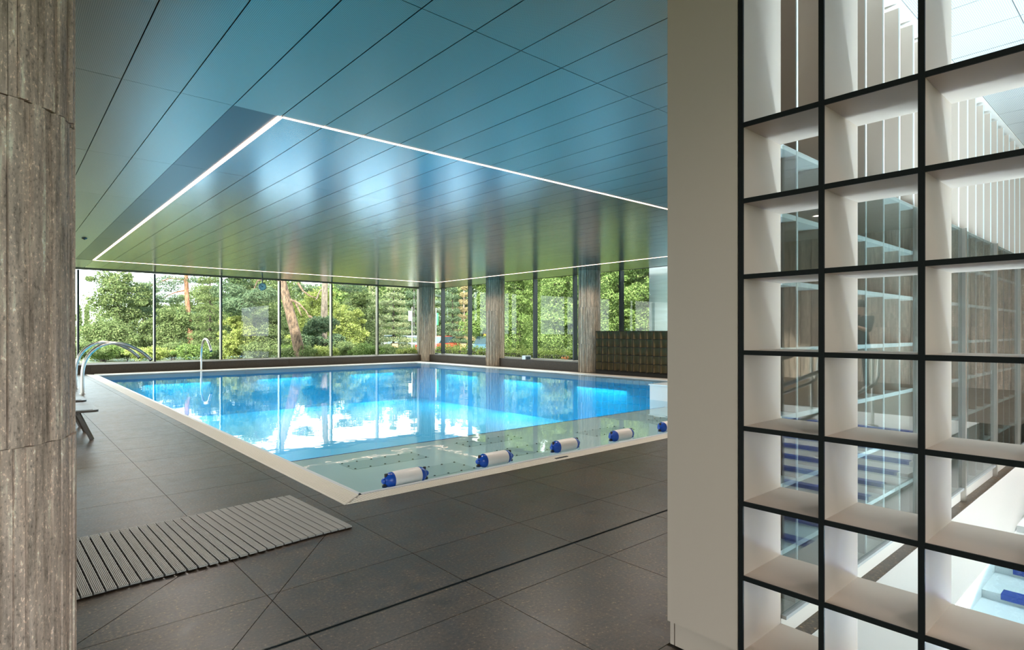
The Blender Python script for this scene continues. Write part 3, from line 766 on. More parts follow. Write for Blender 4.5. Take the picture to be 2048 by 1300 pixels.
# ================================================================== side room with the bright pool
tag(MB().box(2.77, 15, 1.165, 1.24, -.3, .05).box(2.42, 2.80, BW, 1.24, -.3, .02).box(2.42, 15, BW, -4.6, -.3, .05).build('floor_side', M['tile']), kind='structure')
SWZ = .038
sp = tag(MB().box(2.80, 15, -4.6, 1.165, -1.1, -.95).build('side_basin', M['steptile']), 'bright pale basin of the side pool behind the shelf', 'pool', kind='structure')
MB().box(2.80, 15, .79, 1.165, -.95, .046).build('ledge', M['plaster'], sp)
MB().box(2.78, 2.84, -4.6, 1.165, -.95, .03).build('basin_wall', M['steptile'], sp)
DZ = .35
def stair(k): return 4.08+.38*k, -.10+.045*k
for k in range(11):
    x, z = stair(k)
    MB().box(x, x+.38 if k < 10 else 9.3, -4.6, .79, -.95, z).build('step', M['steptile'], sp)
    MB().box(x-.006, x+.085, -4.59, .70, z-.03, z+.004).build('step_nosing', M['bluetile'], sp)
MB().box(9.3, 15, -4.6, 1.165, -.95, DZ).build('landing', M['tile'], sp)
nn = MB(); xe = 5.35
nn.v = [(2.82, -4.6, SWZ), (xe, -4.6, SWZ), (xe, 1.165, SWZ), (2.82, 1.165, SWZ)]; nn.f = [(0, 1, 2, 3)]; nn.mi = [0]
tag(nn.build('side_pool_water', M['waterr']), 'pale glittering water of the side pool behind the shelf', 'water', kind='stuff')
for x, y in ((3.85, -.6), (3.85, -2.2), (3.85, -3.8)):
    l_ = uw((x, y, -.25), (1, 0, 1.1), 110); l_.data.color = (.85, .95, 1)
fw_ = MB()
for k in range(64):
    y0 = BW+k*.13; d = random.uniform(-.015, .015)
    for z0, z1 in ((DZ, 1.6), (1.6, 2.7), (2.7, CZ)): fw_.box(15-.06+d, 15.05, y0+.002, y0+.128, z0, z1)
fwo = tag(MB().box(15.05, 15.2, BW, 1.3, 0, CZ).build('wall_side', M['plaster']), kind='structure')
tag(fw_.build('stone_strips', M['brownwall'], fwo), kind='stuff')
def rail(y, label):
    t_ = thing('handrail', label, 'handrail', (6.2, y, 0), 'steel handrails on the side pool steps')
    zz = lambda x: -.10+.045*(x-4.08)/.38
    for off in (.92, .50):
        e = [(8.0, y, DZ+off), (8.12, y, DZ+off)] if off > .6 else [(8.0, y, DZ+off)]
        MB().tube([(4.9, y, zz(4.9)+off), (7.9, y, DZ+off-.02)]+e, .021, 10).build('rail', M['steel'], t_, True)
    MB().tube([(8.12, y, DZ+.92), (8.2, y, DZ+.89), (8.22, y, DZ+.80), (8.2, y, DZ+.60), (8.1, y, DZ+.51), (8.0, y, DZ+.5)], .021, 10).build('rail_loop', M['steel'], t_, True)
    for x in (8.0, 6.45, 4.95):
        z = DZ if x > 7.9 else zz(x)
        MB().tube([(x, y, z-.05), (x, y, z+.90)], .019, 10).build('post', M['steel'], t_, True)
        MB().lathe([(.06, 0), (.058, .012), (.025, .02)], (x, y, z), n=16).build('flange', M['steel'], t_, True)
rail(-.01, 'steel handrail on the side pool steps nearer the glass screen'); rail(-.72, 'steel handrail on the side pool steps farther from the glass screen')
dl = [(x, y) for x in (6, 9, 12, 13.6) for y in (-.5, -2.2, -3.9)]
for x, y in dl:
    t_ = thing('downlight', 'round warm recessed downlight in the side room ceiling', 'ceiling light', (x, y, CZ), 'recessed downlights in the side room')
    MB().lathe([(.07, -.002), (.055, -.004)], (x, y, CZ), n=16).build('lens', M['lampdisc'], t_)
    MB().lathe([(.085, .0), (.082, -.003)], (x, y, CZ+.001), n=16).build('ring', M['steelp'], t_)
    lamp(x, y, CZ-.02, 85, (1, .95, .90), 120)

# ---- person on the landing
def person(x, y, z, face):
    t_ = thing('person', 'person in a black shirt and dark trousers raising a camera', 'person', (x, y, z))
    J = dict(pel=(0, 0, .93), wa=(0, 0, 1.10), ch=(.02, 0, 1.32), nk=(.03, 0, 1.47), hd=(.05, 0, 1.58), hd2=(.05, 0, 1.70),
             ls=(.01, .19, 1.40), le=(.16, .27, 1.16), lw=(.36, .12, 1.26), rs=(.01, -.19, 1.40), re=(.16, -.27, 1.16), rw=(.36, -.10, 1.26), lh=(.43, .075, 1.30), rh=(.43, -.06, 1.30),
             lp=(0, .10, .88), lk=(.03, .11, .49), la=(-.01, .12, .08), lt=(.14, .13, .035), rp=(0, -.10, .88), rk=(.03, -.11, .49), ra=(-.01, -.12, .08), rtt=(.14, -.13, .035))
    Rd = dict(pel=.135, wa=.125, ch=.15, nk=.058, hd=.088, hd2=.075, ls=.068, le=.048, lw=.034, rs=.068, re=.048, rw=.034, lh=.036, rh=.036, lp=.095, lk=.062, la=.045, lt=.042, rp=.095, rk=.062, ra=.045, rtt=.042)
    E_ = [('pel', 'wa'), ('wa', 'ch'), ('ch', 'nk'), ('nk', 'hd'), ('hd', 'hd2'), ('ch', 'ls'), ('ls', 'le'), ('le', 'lw'), ('lw', 'lh'), ('ch', 'rs'), ('rs', 're'), ('re', 'rw'), ('rw', 'rh'), ('pel', 'lp'), ('lp', 'lk'), ('lk', 'la'), ('la', 'lt'), ('pel', 'rp'), ('rp', 'rk'), ('rk', 'ra'), ('ra', 'rtt')]
    ks = list(J); me = bpy.data.meshes.new('body'); me.from_pydata([J[k] for k in ks], [(ks.index(a), ks.index(b)) for a, b in E_], [])
    o = bpy.data.objects.new('body', me); C.objects.link(o); o.parent = t_
    md = o.modifiers.new('skin', 'SKIN')
    for k, sv in zip(ks, me.skin_vertices[0].data): sv.radius = (Rd[k], Rd[k]); sv.use_root = (k == 'pel')
    o.modifiers.new('sub', 'SUBSURF').levels = 2; o.modifiers['sub'].render_levels = 2
    dg = bpy.context.evaluated_depsgraph_get(); m2 = bpy.data.meshes.new_from_object(o.evaluated_get(dg)); o.modifiers.clear(); o.data = m2
    for k in ('shirt', 'trousers', 'skin', 'shoe'): m2.materials.append(M[k])
    for p in m2.polygons:
        c = p.center
        p.material_index = 3 if c.z < .085 else 1 if c.z < .95 else (2 if (c.z > 1.46 or c.x > .22) else 0); p.use_smooth = True
    hr = MB(); hr.lathe([(.095, -.03), (.100, .03), (.085, .085), (.045, .115)], (.03, 0, 1.66), n=16)
    WL[t_.name] = (0, 0, 0); hr.build('hair', M['hair'], t_, True)
    for s_ in (-1, 1):
        for f_ in range(4): MB().tube([(.44, s_*.07, 1.285+f_*.018), (.475, s_*.06, 1.285+f_*.018), (.485, s_*.03, 1.287+f_*.018)], [.009, .009, .007], 6).build('finger', M['skin'], t_, True)
        MB().tube([(.42, s_*.06, 1.33), (.44, s_*.035, 1.36), (.46, s_*.02, 1.362)], [.011, .010, .008], 6).build('thumb', M['skin'], t_, True)
    t_.rotation_euler = (0, 0, face)
    return t_
person(12.65, -1.65, DZ, R(195))
cmr = thing('camera_body', 'small black camera held by the person', 'camera', (12.65+.46*math.cos(R(195)), -1.65+.46*math.sin(R(195)), DZ+1.32))
cx_, cy2, cz_ = cmr.location
MB().box(cx_-.03, cx_+.03, cy2-.06, cy2+.06, cz_-.04, cz_+.04).build('housing', M['black'], cmr)
MB().lathe([(.035, 0), (.037, .05), (.03, .055)], (cx_-.03, cy2, cz_), (-1, 0, 0), 16).build('lens', M['blackpaint'], cmr, True)
# ---- white chair with towel on the landing
wc = thing('side_chair', 'white chair with slim legs on the side room landing', 'chair', (9.9, -3.2, DZ))
MB().box(9.65, 10.15, -3.45, -2.95, DZ+.42, DZ+.46).build('seat', M['white'], wc)
MB().bar((10.12, -3.2, DZ+.46), (10.26, -3.2, DZ+.86), .48, .03, (1, 0, 0)).build('backrest', M['white'], wc)
for sx in (9.69, 10.11):
    for sy in (-3.41, -2.99): MB().bar((sx, sy, DZ+.42), (sx+(sx-9.9)*.2, sy, DZ), .03).build('leg', M['white'], wc)
tw = MB(); nn_ = 10
for i in range(nn_+1):
    for j in range(nn_+1):
        u, v = i/nn_, j/nn_; hx = 9.58+u*.5
        tw.v.append((hx, -3.42+v*.44, DZ+.485+.03*math.sin(u*7+v*3)+.02*math.cos(v*9) - (.18*max(0, (.2-u)/.2))))
for i in range(nn_):
    for j in range(nn_): a = i*(nn_+1)+j; tw.face(a, a+1, a+nn_+2, a+nn_+1)
two = tw.build('towel', M['towel'], None, True); tag(two, 'crumpled white towel lying on the white chair seat', 'towel')
two.modifiers.new('thick', 'SOLIDIFY').thickness = .02

# ================================================================== outdoors
GZ = -.35
g_ = MB(); g_.box(-260, 400, WY+.2, 400, GZ-1, GZ); g_.box(WX+.3, 400, -200, WY+.2, GZ-1, GZ); g_.box(-260, LW-.05, -200, WY+.2, GZ-1, GZ); g_.box(LW-.05, WX+.3, -200, BW-.2, GZ-1, GZ)
tag(g_.build('ground', M['grass']), kind='structure')
rd = MB(); a = at(700, 62); b = at(1180, 47); c = at(1180, 54); d = at(700, 72)
rd.prism([a, b, c, d], GZ, GZ+.03); tag(rd.build('road', M['asphalt']), kind='structure')
# far hills to the left, haze put into their colour
def hill(name, px0, px1, t, tops, m, label, depth=60, rough=.5):
    mb = MB(); n = 60; rows = 7
    for r_ in range(rows+1):
        f = r_/rows
        for i in range(n+1):
            u = i/n; px = px0+(px1-px0)*u; tt = t+depth*f; x, y = at(px, tt)
            k = u*(len(tops)-1); k0 = min(int(k), len(tops)-2); top = tops[k0]+(tops[k0+1]-tops[k0])*(k-k0)
            zt = zat(top, t)
            z = GZ+(zt-GZ)*math.sin(f*math.pi/2)**.8+(math.sin(i*1.7+r_*2.1)+math.sin(i*.6-r_))*rough*f
            mb.v.append((x, y, z if r_ else GZ-1))
    for r_ in range(rows):
        for i in range(n): a = r_*(n+1)+i; mb.face(a, a+1, a+n+2, a+n+1)
    o = mb.build(name, m, None, True); tag(o, label, 'hill', kind='structure'); return o
hill('hill_far', -400, 500, 330, [545, 540, 545, 552, 575, 600, 620], M['hill'], 'haze-tinted pale green hillside far behind the left windows', 140, 3)
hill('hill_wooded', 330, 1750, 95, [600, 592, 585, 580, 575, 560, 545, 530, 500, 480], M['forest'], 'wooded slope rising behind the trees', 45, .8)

def foliage(name, blobs, m, parent, size=.15, aspect=.6, upness=.3, seed=0):
    rng = np.random.default_rng(seed+5); off = np.array(WL.get(parent.name, (0, 0, 0)))
    P = []; Nn = []
    for (cx, cy_, cz, rx, ry, rz, n) in blobs:
        d = rng.normal(size=(n, 3)); d /= np.linalg.norm(d, axis=1)[:, None]
        # lumpy radius
        ph = rng.uniform(0, 6.28, (6, 1)); kv = rng.normal(size=(6, 3))*3.2
        lump = 1+.16*np.sin(d@kv.T+ph.T).sum(1)/1.6
        rr = (rng.uniform(.25, 1, n)**(1/2.6))*lump
        P.append(np.array([cx, cy_, cz])+d*rr[:, None]*np.array([rx, ry, rz])); Nn.append(d)
    P = np.concatenate(P)-off; Nn = np.concatenate(Nn); n = len(P)
    nr = Nn*.7+np.array([0, 0, upness])+rng.normal(size=(n, 3))*.6; nr /= np.linalg.norm(nr, axis=1)[:, None]
    u = np.cross(nr, rng.normal(size=(n, 3))); u /= np.linalg.norm(u, axis=1)[:, None]; v = np.cross(nr, u)
    s = size*rng.uniform(.6, 1.35, (n, 1)); u = u*s*.5; v = v*s*.5*aspect
    V = np.stack([P-u, P+v+u*.1, P+u, P-v+u*.1], 1).reshape(-1, 3); Q = np.arange(4*n).reshape(n, 4)
    o = bpy.data.objects.new(name, np_mesh(name, V, Q, m)); C.objects.link(o); o.parent = parent; return o
def trunk(parent, pts, rs, m, name='trunk', n=10): return MB().tube(pts, rs, n).build(name, m, parent, True)
LEAF_N, LEAF_S = 2.3, .66
def blobtree(px, t, top, wpx, label, leaf, bark, n=9000, size=.16, name='broadleaf_tree', bot=None, seed=1, group='trees outside the windows', k=14, trunk_r=.16):
    """a leafy tree: crown of overlapping clumps from pixel row bot up to top, width wpx pixels at depth t"""
    x, y = at(px, t); rr = random.Random(seed); s = t/F_PX
    zt = zat(top, t); zb = zat(bot, t) if bot else GZ+.6; W_ = wpx*s/2
    t_ = thing(name, label, 'tree', (x, y, GZ), group)
    bl = []
    for i in range(k):
        f = (i+.5)/k; z = zb+(zt-zb)*f; env = math.sin(math.pi*(.12+.80*f))**.6
        a = rr.uniform(0, 6.28); r_ = W_*.62*env*rr.uniform(.3, 1)
        q = W_*rr.uniform(.40, .62)*(.55+.45*env)
        bl.append((x+r_*math.cos(a), y+r_*math.sin(a), z, q, q, q*.72, n//k))
    for i in range(k):                       # small outer sprays break the outline
        f = rr.uniform(.05, 1); z = zb+(zt-zb)*f; env = math.sin(math.pi*(.12+.80*f))**.6
        a = rr.uniform(0, 6.28); r_ = W_*env*rr.uniform(.85, 1.2); q = W_*rr.uniform(.12, .24)
        bl.append((x+r_*math.cos(a), y+r_*math.sin(a), z+q*.5, q, q, q*.6, n//(k*5)))
    bl = [b_[:6]+(int(b_[6]*LEAF_N),) for b_ in bl]
    foliage('foliage', bl, leaf, t_, size*LEAF_S, seed=seed)
    trunk(t_, [(x, y, GZ-.1), (x+.1, y, (GZ+zt)/2), (x, y+.1, zt-.4)], [trunk_r, trunk_r*.7, trunk_r*.2], bark)
    for i in range(0, k, 3):
        b_ = bl[i]; trunk(t_, [(x, y, b_[2]-.5*W_*.5), ((x+b_[0])/2, (y+b_[1])/2, b_[2]-.1), (b_[0], b_[1], b_[2])], [trunk_r*.35, trunk_r*.25, .02], bark, 'branch', 6)
    return t_
def conifer(px, t, top, wpx, label, leaf, bark, n=7000, size=.22, bot=None, seed=1, droop=.25, group='trees outside the windows', tr=.12, layers=12):
    x, y = at(px, t); s = t/F_PX; rr = random.Random(seed); zt = zat(top, t); zb = zat(bot, t) if bot else GZ+.4; W_ = wpx*s/2
    t_ = thing('conifer_tree', label, 'tree', (x, y, GZ), group); bl = []
    br = MB()
    for i in range(layers):
        f = i/(layers-1); z = zb+(zt-zb)*f; rad = W_*(1-.86*f)
        m_ = max(3, int(7*(1-f))+2)
        for q in range(m_):
            a = 6.28*q/m_+rr.uniform(-.3, .3); r_ = rad*rr.uniform(.45, .75)
            bl.append((x+r_*math.cos(a), y+r_*math.sin(a), z-droop*r_, rad*.42, rad*.42, max(.12, (zt-zb)/layers*.42), max(20, n//(layers*5))))
            br.tube([(x, y, z), (x+rad*.8*math.cos(a), y+rad*.8*math.sin(a), z-droop*rad)], [tr*.25, .012], 5)
    bl = [b_[:6]+(int(b_[6]*1.8),) for b_ in bl]
    foliage('foliage', bl, leaf, t_, size*.8, .22, seed=seed)
    br.build('branches', bark, t_); trunk(t_, [(x, y, GZ-.1), (x, y, zt)], [tr, tr*.25], bark); return t_

# -- near pines with bare trunks
def pine(px0, t, px1, top, r0, r1, label, bark, clumps, seed, branches=()):
    x0, y0 = at(px0, t); zt = zat(top, t); x1, y1 = at(px1, t)
    t_ = thing('pine_tree', label, 'tree', (x0, y0, GZ), 'pines outside the far windows')
    ex = 9.0/(zt-zat(720, t)); xe, ye = x0+(x1-x0)*ex, y0+(y1-y0)*ex
    pts = [(x0+(xe-x0)*f+.05*math.sin(f*9), y0+(ye-y0)*f, GZ-.1+(9.6)*f) for f in [i/10 for i in range(11)]]
    trunk(t_, pts, [r0+(r1*.6-r0)*i/10 for i in range(11)], bark, n=14)
    for b_ in branches:
        P = [(*at(p, tt), zat(v, tt)) for p, v, tt in b_]
        trunk(t_, P, [max(.012, .07*(1-i/len(P))) for i in range(len(P))], bark, 'branch', 7)
    bl = []
    for (px, py, tt, w_, h_, n) in clumps:
        cx, cy_ = at(px, tt); s = tt/F_PX; bl.append((cx, cy_, zat(py, tt), w_*s, w_*s, h_*s, n))
    foliage('needles', bl, M['lf_pine'], t_, .24, .16, seed=seed); return t_
pine(605, 31, 566, 560, .30, .22, 'leaning pine with thick reddish brown trunk outside the far windows', M['bark_pine'],
     [(640, 650, 30.5, 26, 14, 1800), (622, 660, 30.3, 16, 10, 900), (655, 645, 30.8, 18, 12, 900), (520, 590, 32, 34, 16, 1800), (475, 610, 32, 36, 18, 2200), (455, 580, 33, 30, 16, 1500), (560, 455, 31, 120, 40, 4200), (680, 430, 32, 90, 32, 3000), (470, 440, 32, 80, 30, 2600), (610, 575, 31.5, 22, 8, 500)], 3,
     [[(578, 598, 31), (598, 607, 30.8), (612, 622, 30.7), (622, 640, 30.6)], [(590, 602, 31), (598, 620, 30.7), (603, 632, 30.6)], [(618, 632, 30.6), (640, 646, 30.6), (658, 652, 30.6)], [(566, 560, 31), (545, 552, 31.5), (515, 562, 32), (505, 585, 32), (480, 612, 32)], [(596, 566, 31), (606, 582, 31), (620, 592, 31), (632, 596, 31)]])
pine(643, 37, 652, 565, .25, .19, 'upright pine with pale pinkish trunk right of the leaning pine', M['bark_pale'],
     [(700, 575, 38, 30, 10, 900), (665, 480, 37, 90, 34, 3000), (740, 470, 38, 60, 26, 1800), (648, 640, 37.5, 16, 8, 400)], 4,
     [[(650, 575, 37), (640, 582, 37), (632, 600, 37), (640, 590, 37)], [(650, 560, 37), (675, 566, 37.5), (700, 575, 38)]])
pine(381, 42, 373, 560, .20, .16, 'slender pine with orange red trunk seen through the second far pane', M['bark_red'],
     [(300, 575, 42, 55, 10, 2200), (265, 598, 43, 50, 9, 2000), (330, 598, 42, 36, 9, 1500), (285, 622, 43, 48, 9, 1800), (345, 560, 42, 40, 9, 1300), (350, 628, 42, 38, 9, 1300), (405, 560, 42, 30, 9, 900), (375, 470, 42, 100, 30, 3000)], 5,
     [[(375, 580, 42), (350, 585, 42), (325, 596, 42)], [(378, 632, 42), (355, 640, 42), (338, 645, 42)], [(372, 560, 42), (340, 556, 42), (300, 572, 42)], [(379, 646, 41), (345, 655, 41), (314, 662, 41)]])
# -- left group
blobtree(235, 40, 552, 120, 'spreading broadleaf tree behind the left water spouts', M['lf_mid'], M['bark_dark'], 9000, .20, bot=700, seed=11, k=16)
blobtree(285, 44, 575, 110, 'dense green tree filling the right of the first far pane', M['lf_mid'], M['bark_dark'], 9000, .20, bot=728, seed=12)
blobtree(205, 36, 655, 120, 'low green shrub behind the steel water spouts', M['lf_mid'], M['bark_dark'], 8000, .17, 'shrub', seed=13, group='shrubs outside the windows')
blobtree(345, 38, 622, 96, 'green shrub below the orange red pine trunk', M['lf_mid'], M['bark_dark'], 7000, .17, 'shrub', seed=14, group='shrubs outside the windows')
conifer(420, 35, 470, 100, 'drooping larch with a thin dark trunk left of the clock', M['lf_mid'], M['bark_dark'], 9000, .20, seed=15, droop=.45, tr=.07, bot=725, layers=16)
for i, (px, lab) in enumerate(((160, 'tall narrow poplar at the left edge of the far view'), (176, 'narrow poplar standing right beside the other poplar'))):
    x, y = at(px-2, 130); t_ = thing('poplar_tree', lab, 'tree', (x, y, GZ), 'far poplars')
    foliage('foliage', [(x, y, zat(662-k*7.5, 130), .75-.06*k, .75-.06*k, 1.0, 260) for k in range(7)], M['lf_mid'], t_, .35, seed=30+i)
    trunk(t_, [(x, y, GZ-.1), (x, y, zat(625, 130))], [.15, .03], M['bark_dark'])
# -- middle
blobtree(395, 50, 575, 110, 'hazy green tree behind the orange red pine', M['lf_mid'], M['bark_dark'], 9000, .2, seed=51, bot=700)
blobtree(560, 55, 555, 110, 'green tree behind the leaning pine trunk', M['lf_mid'], M['bark_dark'], 9000, .22, seed=52, bot=690)
blobtree(505, 46, 525, 140, 'dark green broadleaf tree behind the clock', M['lf_mid'], M['bark_dark'], 12000, .20, seed=16)
blobtree(470, 40, 545, 84, 'dark tree just right of the larch', M['lf_dark'], M['bark_dark'], 7000, .18, seed=26, bot=690)
blobtree(478, 33, 640, 80, 'sunlit lime green shrub right of the small spout', M['lf_lime'], M['bark_dark'], 8000, .15, 'shrub', seed=17, group='shrubs outside the windows')
blobtree(535, 34, 622, 78, 'green shrub at the foot of the leaning pine', M['lf_mid'], M['bark_dark'], 8000, .15, 'shrub', seed=18, group='shrubs outside the windows')
blobtree(625, 42, 580, 110, 'leafy tree between the two pine trunks', M['lf_lime'], M['bark_dark'], 9000, .18, seed=19)
blobtree(625, 36, 660, 60, 'dark green shrub between the pine trunks', M['lf_pine'], M['bark_dark'], 5000, .16, 'shrub', seed=20, group='shrubs outside the windows')
blobtree(690, 38, 625, 85, 'sunlit yellow green shrub right of the pale pine', M['lf_lime'], M['bark_dark'], 9000, .16, 'shrub', seed=21, group='shrubs outside the windows')
blobtree(672, 36, 672, 40, 'small dark shrub by the pale pine trunk', M['lf_pine'], M['bark_dark'], 3500, .15, 'shrub', seed=22, group='shrubs outside the windows')
blobtree(722, 46, 575, 95, 'tall mid green tree left of the road sign', M['lf_mid'], M['bark_dark'], 10000, .19, seed=23, bot=690)
conifer(745, 52, 560, 70, 'pale blue green conifer behind the fifth mullion', M['lf_pale'], M['bark_dark'], 7000, .26, seed=24, bot=705)
conifer(787, 47, 545, 110, 'wide pale conifer before the orange lantern', M['lf_pale'], M['bark_dark'], 10000, .25, seed=25, bot=700)
conifer(828, 56, 520, 90, 'dark conifer behind the white flag', M['lf_pine'], M['bark_dark'], 8000, .28, seed=27, bot=700)
# -- right of the corner
conifer(884, 56, 520, 80, 'dark conifer right of the corner column', M['lf_pine'], M['bark_dark'], 8000, .28, seed=28, bot=700)
conifer(905, 48, 550, 70, 'bushy green conifer left of the dry conifer', M['lf_pine'], M['bark_dark'], 8000, .24, seed=29, bot=705)
conifer(928, 52, 545, 56, 'dry brownish conifer seen left of the middle column', M['lf_brown'], M['bark_pale'], 6000, .22, seed=31, bot=702, tr=.14)
blobtree(968, 44, 520, 90, 'tall green tree behind the middle column', M['lf_maple'], M['bark_dark'], 10000, .20, seed=32)
for i, (px, t, top, wd, lab) in enumerate(((1035, 40, 470, 110, 'big leafy maple right of the middle column'), (1110, 37, 460, 130, 'big leafy maple left of the bronze shelf column'), (1062, 50, 450, 120, 'tall maple at the back between two mullions'), (1178, 36, 455, 110, 'big leafy maple behind the column by the bronze shelf'), (1240, 33, 450, 120, 'big leafy maple above the bronze shelf'), (1300, 31, 450, 110, 'leafy maple beside the grey metal wall'))):
    blobtree(px, t, top, wd, lab, M['lf_maple'], M['bark_dark'], 17000, .18, 'maple_tree', bot=715, seed=40+i, k=22, trunk_r=.2)
ORD = 'first second third fourth fifth sixth seventh eighth ninth tenth eleventh twelfth thirteenth fourteenth fifteenth sixteenth'.split()
for i in range(16):
    blobtree(165+i*44, 31.5+(i*7 % 5)*.9, 694+(i*5 % 4)*4, 74, f'{ORD[i]} low undergrowth bush from the left along the far window kerb', M[('lf_mid', 'lf_maple', 'lf_mid', 'lf_lime')[i % 4]], M['bark_dark'], 2600, .13, 'undergrowth_bush', seed=300+i, group='undergrowth along the far windows', k=8, trunk_r=.04)
# -- hedge
he = thing('hedge', 'clipped green hedge below the right windows', 'hedge', (*at(1010, 29.5), GZ))
pa, pb = at(878, 36), at(1190, 25.5); bl = []
for i in range(40):
    f = i/39; bl.append((pa[0]+(pb[0]-pa[0])*f, pa[1]+(pb[1]-pa[1])*f, .12, .55, .55, .62, 650))
foliage('foliage', bl, M['lf_hedge'], he, .09, seed=60)
hb = MB(); hb.bar((pa[0], pa[1], -.05), (pb[0], pb[1], -.05), .55, .9); hb.build('twigs', M['bark_dark'], he)
# -- trees of the wooded slope
fr_ = random.Random(5)
for i in range(46):
    px = 430+i*19+fr_.uniform(-8, 8); t = fr_.uniform(62, 92); top = 585-(px-430)*.11+fr_.uniform(-14, 16)
    if 560 < px < 730: top += 8
    x, y = at(px, t); s = t/F_PX; zt = zat(top, t)
    t_ = thing('woodland_tree', 'one of the woodland trees massed on the slope behind', 'tree', (x, y, GZ), 'woodland trees on the slope')
    bl = [(x+fr_.uniform(-1.2, 1.2), y+fr_.uniform(-1, 1), zt-.9-q*1.15, 1.5+.25*min(q, 3), 1.5+.25*min(q, 3), 1.3, 420) for q in range(int((zt-GZ)/1.15))]
    foliage('foliage', bl, M[('lf_mid', 'lf_dark', 'lf_maple', 'lf_pine')[i % 4]], t_, .42, seed=100+i)
    trunk(t_, [(x, y, GZ-.1), (x, y, zt-1)], [.2, .05], M['bark_dark'], n=6)

# -- small things outside
def pole(name, px, t, top, label, cat, r=.03):
    x, y = at(px, t); o = thing(name, label, cat, (x, y, GZ)); trunk(o, [(x, y, GZ), (x, y, zat(top, t))], [r, r*.8], M['plaster'], 'pole', 8); return o, x, y
o, x, y = pole('flagpole', 824, 44, 614, 'white flagpole with a furled white flag left of the corner column', 'flagpole')
MB().prism([(x, y), (x-.10, y+.05), (x-.30, y+.02), (x-.33, y-.05), (x-.12, y-.03)], zat(642, 44), zat(622, 44)).build('flag', M['flag'], o)
o, x, y = pole('flagpole', 872, 42, 616, 'white flagpole hugging the right side of the corner column', 'flagpole')
MB().prism([(x, y), (x+.12, y-.06), (x+.2, y-.02), (x+.1, y+.05)], zat(650, 42), zat(626, 42)).build('flag', M['flaggreen'], o)
o, x, y = pole('road_sign', 734, 43, 696, 'small round red road sign on a thin pole', 'sign', .025)
dv = Vector((-x, -y, 0)).normalized()
MB().lathe([(.16, 0), (.16, .02)], (x, y, zat(697, 43)), dv, 20).build('sign_disc', M['signred'], o)
MB().lathe([(.12, .021), (.12, .026)], (x, y, zat(694.5, 43)), dv, 20).build('sign_face', M['signwhite'], o)
for px, t, lab in ((790, 41, 'glowing orange lantern on a white post left of the corner column'), (926, 41, 'glowing orange lantern above the hedge by the dry conifer')):
    x, y = at(px, t); o = thing('lantern', lab, 'lantern', (x, y, GZ)); s = t/F_PX
    trunk(o, [(x, y, GZ), (x, y, zat(700, t))], [.04, .04], M['plaster'], 'post', 8)
    for q in (-1, 1): MB().box(x+q*.11-.09, x+q*.11+.09, y-.06, y+.06, zat(701, t), zat(687, t)).build('lamp_glass', M['lampglow'], o)
    MB().box(x-.24, x+.24, y-.1, y+.1, zat(687, t), zat(685.5, t)).build('cap', M['alu'], o)
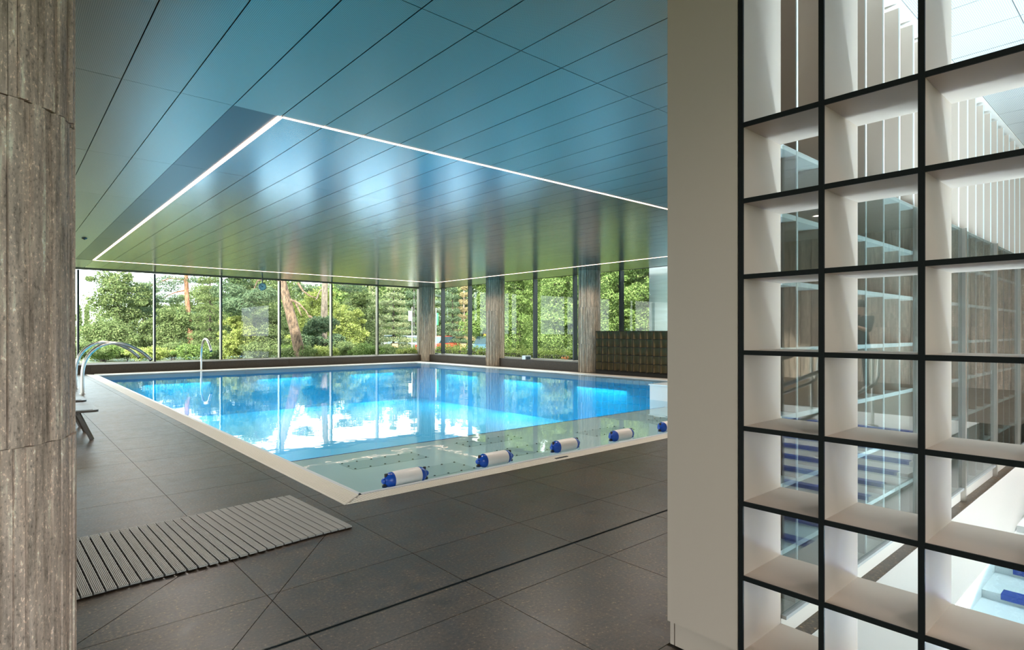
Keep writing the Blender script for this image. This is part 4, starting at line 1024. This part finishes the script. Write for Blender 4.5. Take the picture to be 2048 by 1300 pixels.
def car(px, t, ang, m, label, box=False):
    x, y = at(px, t); o = thing('parked_car', label, 'car', (0, 0, 0), 'cars parked outside')
    b = MB(); prof = [(-2.1, .35), (-2.1, .8), (-1.3, .92), (1.6, .95), (2.1, .8), (2.1, .35)]
    def ext(mb, pr, w_):
        L = len(mb.v); n = len(pr)
        for yy in (-w_, w_): mb.v += [(px_, yy, z) for px_, z in pr]
        for i in range(n): mb.face(L+i, L+(i+1) % n, L+n+(i+1) % n, L+n+i)
        mb.face(*[L+i for i in reversed(range(n))]); mb.face(*[L+n+i for i in range(n)]); return mb
    ext(b, prof, .85).build('body', m, o)
    ext(MB(), [(-1.2, .93), (-.6, 1.42), (1.0, 1.45), (1.6, .95)], .74).build('cabin', M['carg'], o)
    ext(MB(), [(-.58, 1.42), (-.5, 1.47), (.95, 1.49), (1.0, 1.45)], .72).build('roof', m, o)
    for wx in (-1.35, 1.35):
        for wy in (-.8, .8): MB().lathe([(.33, -.1), (.33, .1)], (wx, wy, .33), (0, 1, 0), 16).build('wheel', M['tyre'], o)
    if box: MB().box(-.4, .5, -.3, .3, 1.49, 1.66).build('roof_sign', M['orange'], o)
    o.location = (x, y, GZ+.02); o.rotation_euler = (0, 0, ang); return o
car(826, 50, R(75), M['carw'], 'silver car parked left of the corner column'); car(880, 47, R(20), M['carr'], 'red car parked right of the corner column')
car(978, 44, R(30), M['carb'], 'blue car with an orange roof box above the hedge', True); car(770, 60, R(-30), M['carw'], 'silver car parked far off under the wide pale conifer')
fd = thing('floodlight', 'small grey floodlight box on the ground before the hedge', 'floodlight', (*at(1053, 24.5), GZ))
x, y = at(1053, 24.5)
MB().box(x-.16, x+.16, y-.1, y+.1, zat(720, 24.5), zat(711, 24.5)).build('housing', M['carw'], fd)
MB().box(x-.12, x+.12, y-.115, y-.1, zat(719, 24.5), zat(713, 24.5)).build('lens', M['carg'], fd)
MB().bar((x, y, GZ), (x, y, zat(719, 24.5)), .05).build('stand', M['alu'], fd)
fl_ = thing('flowering_plant', 'small orange flowers at the foot of the hedge', 'plant', (*at(1131, 24), GZ)); x, y = at(1131, 24)
foliage('petals', [(x, y, zat(716, 24), .14, .14, .06, 60)], M['flower'], fl_, .06, seed=77); foliage('leaves', [(x, y, zat(723, 24), .2, .2, .1, 160)], M['lf_hedge'], fl_, .08, seed=78)
trunk(fl_, [(x, y, GZ), (x, y, zat(719, 24))], [.02, .01], M['bark_dark'], 'stem', 6)
# metal clad building wing right outside
mw = thing('metal_clad_wing', 'grey metal clad building wing beyond the right windows', 'building', (20, 9, GZ))
MB().box(18.26, 24, 2, 13.08, GZ, 5.2).build('wall_core', M['metalclad'], mw)
for k in range(7):
    for r_ in range(2): MB().box(18.22, 18.258, 13.06-(k+1)*1.5+.006, 13.06-k*1.5-.006, GZ+r_*2.9+.006, GZ+(r_+1)*2.9-.1-.006).build('cladding_panel', M['metalclad'], mw)
for k in range(7): MB().lathe([(.018, 0), (.012, .01)], (18.22, 13.02, .4+k*.62), (-1, 0, 0), 8).build('rivet', M['steel'], mw)
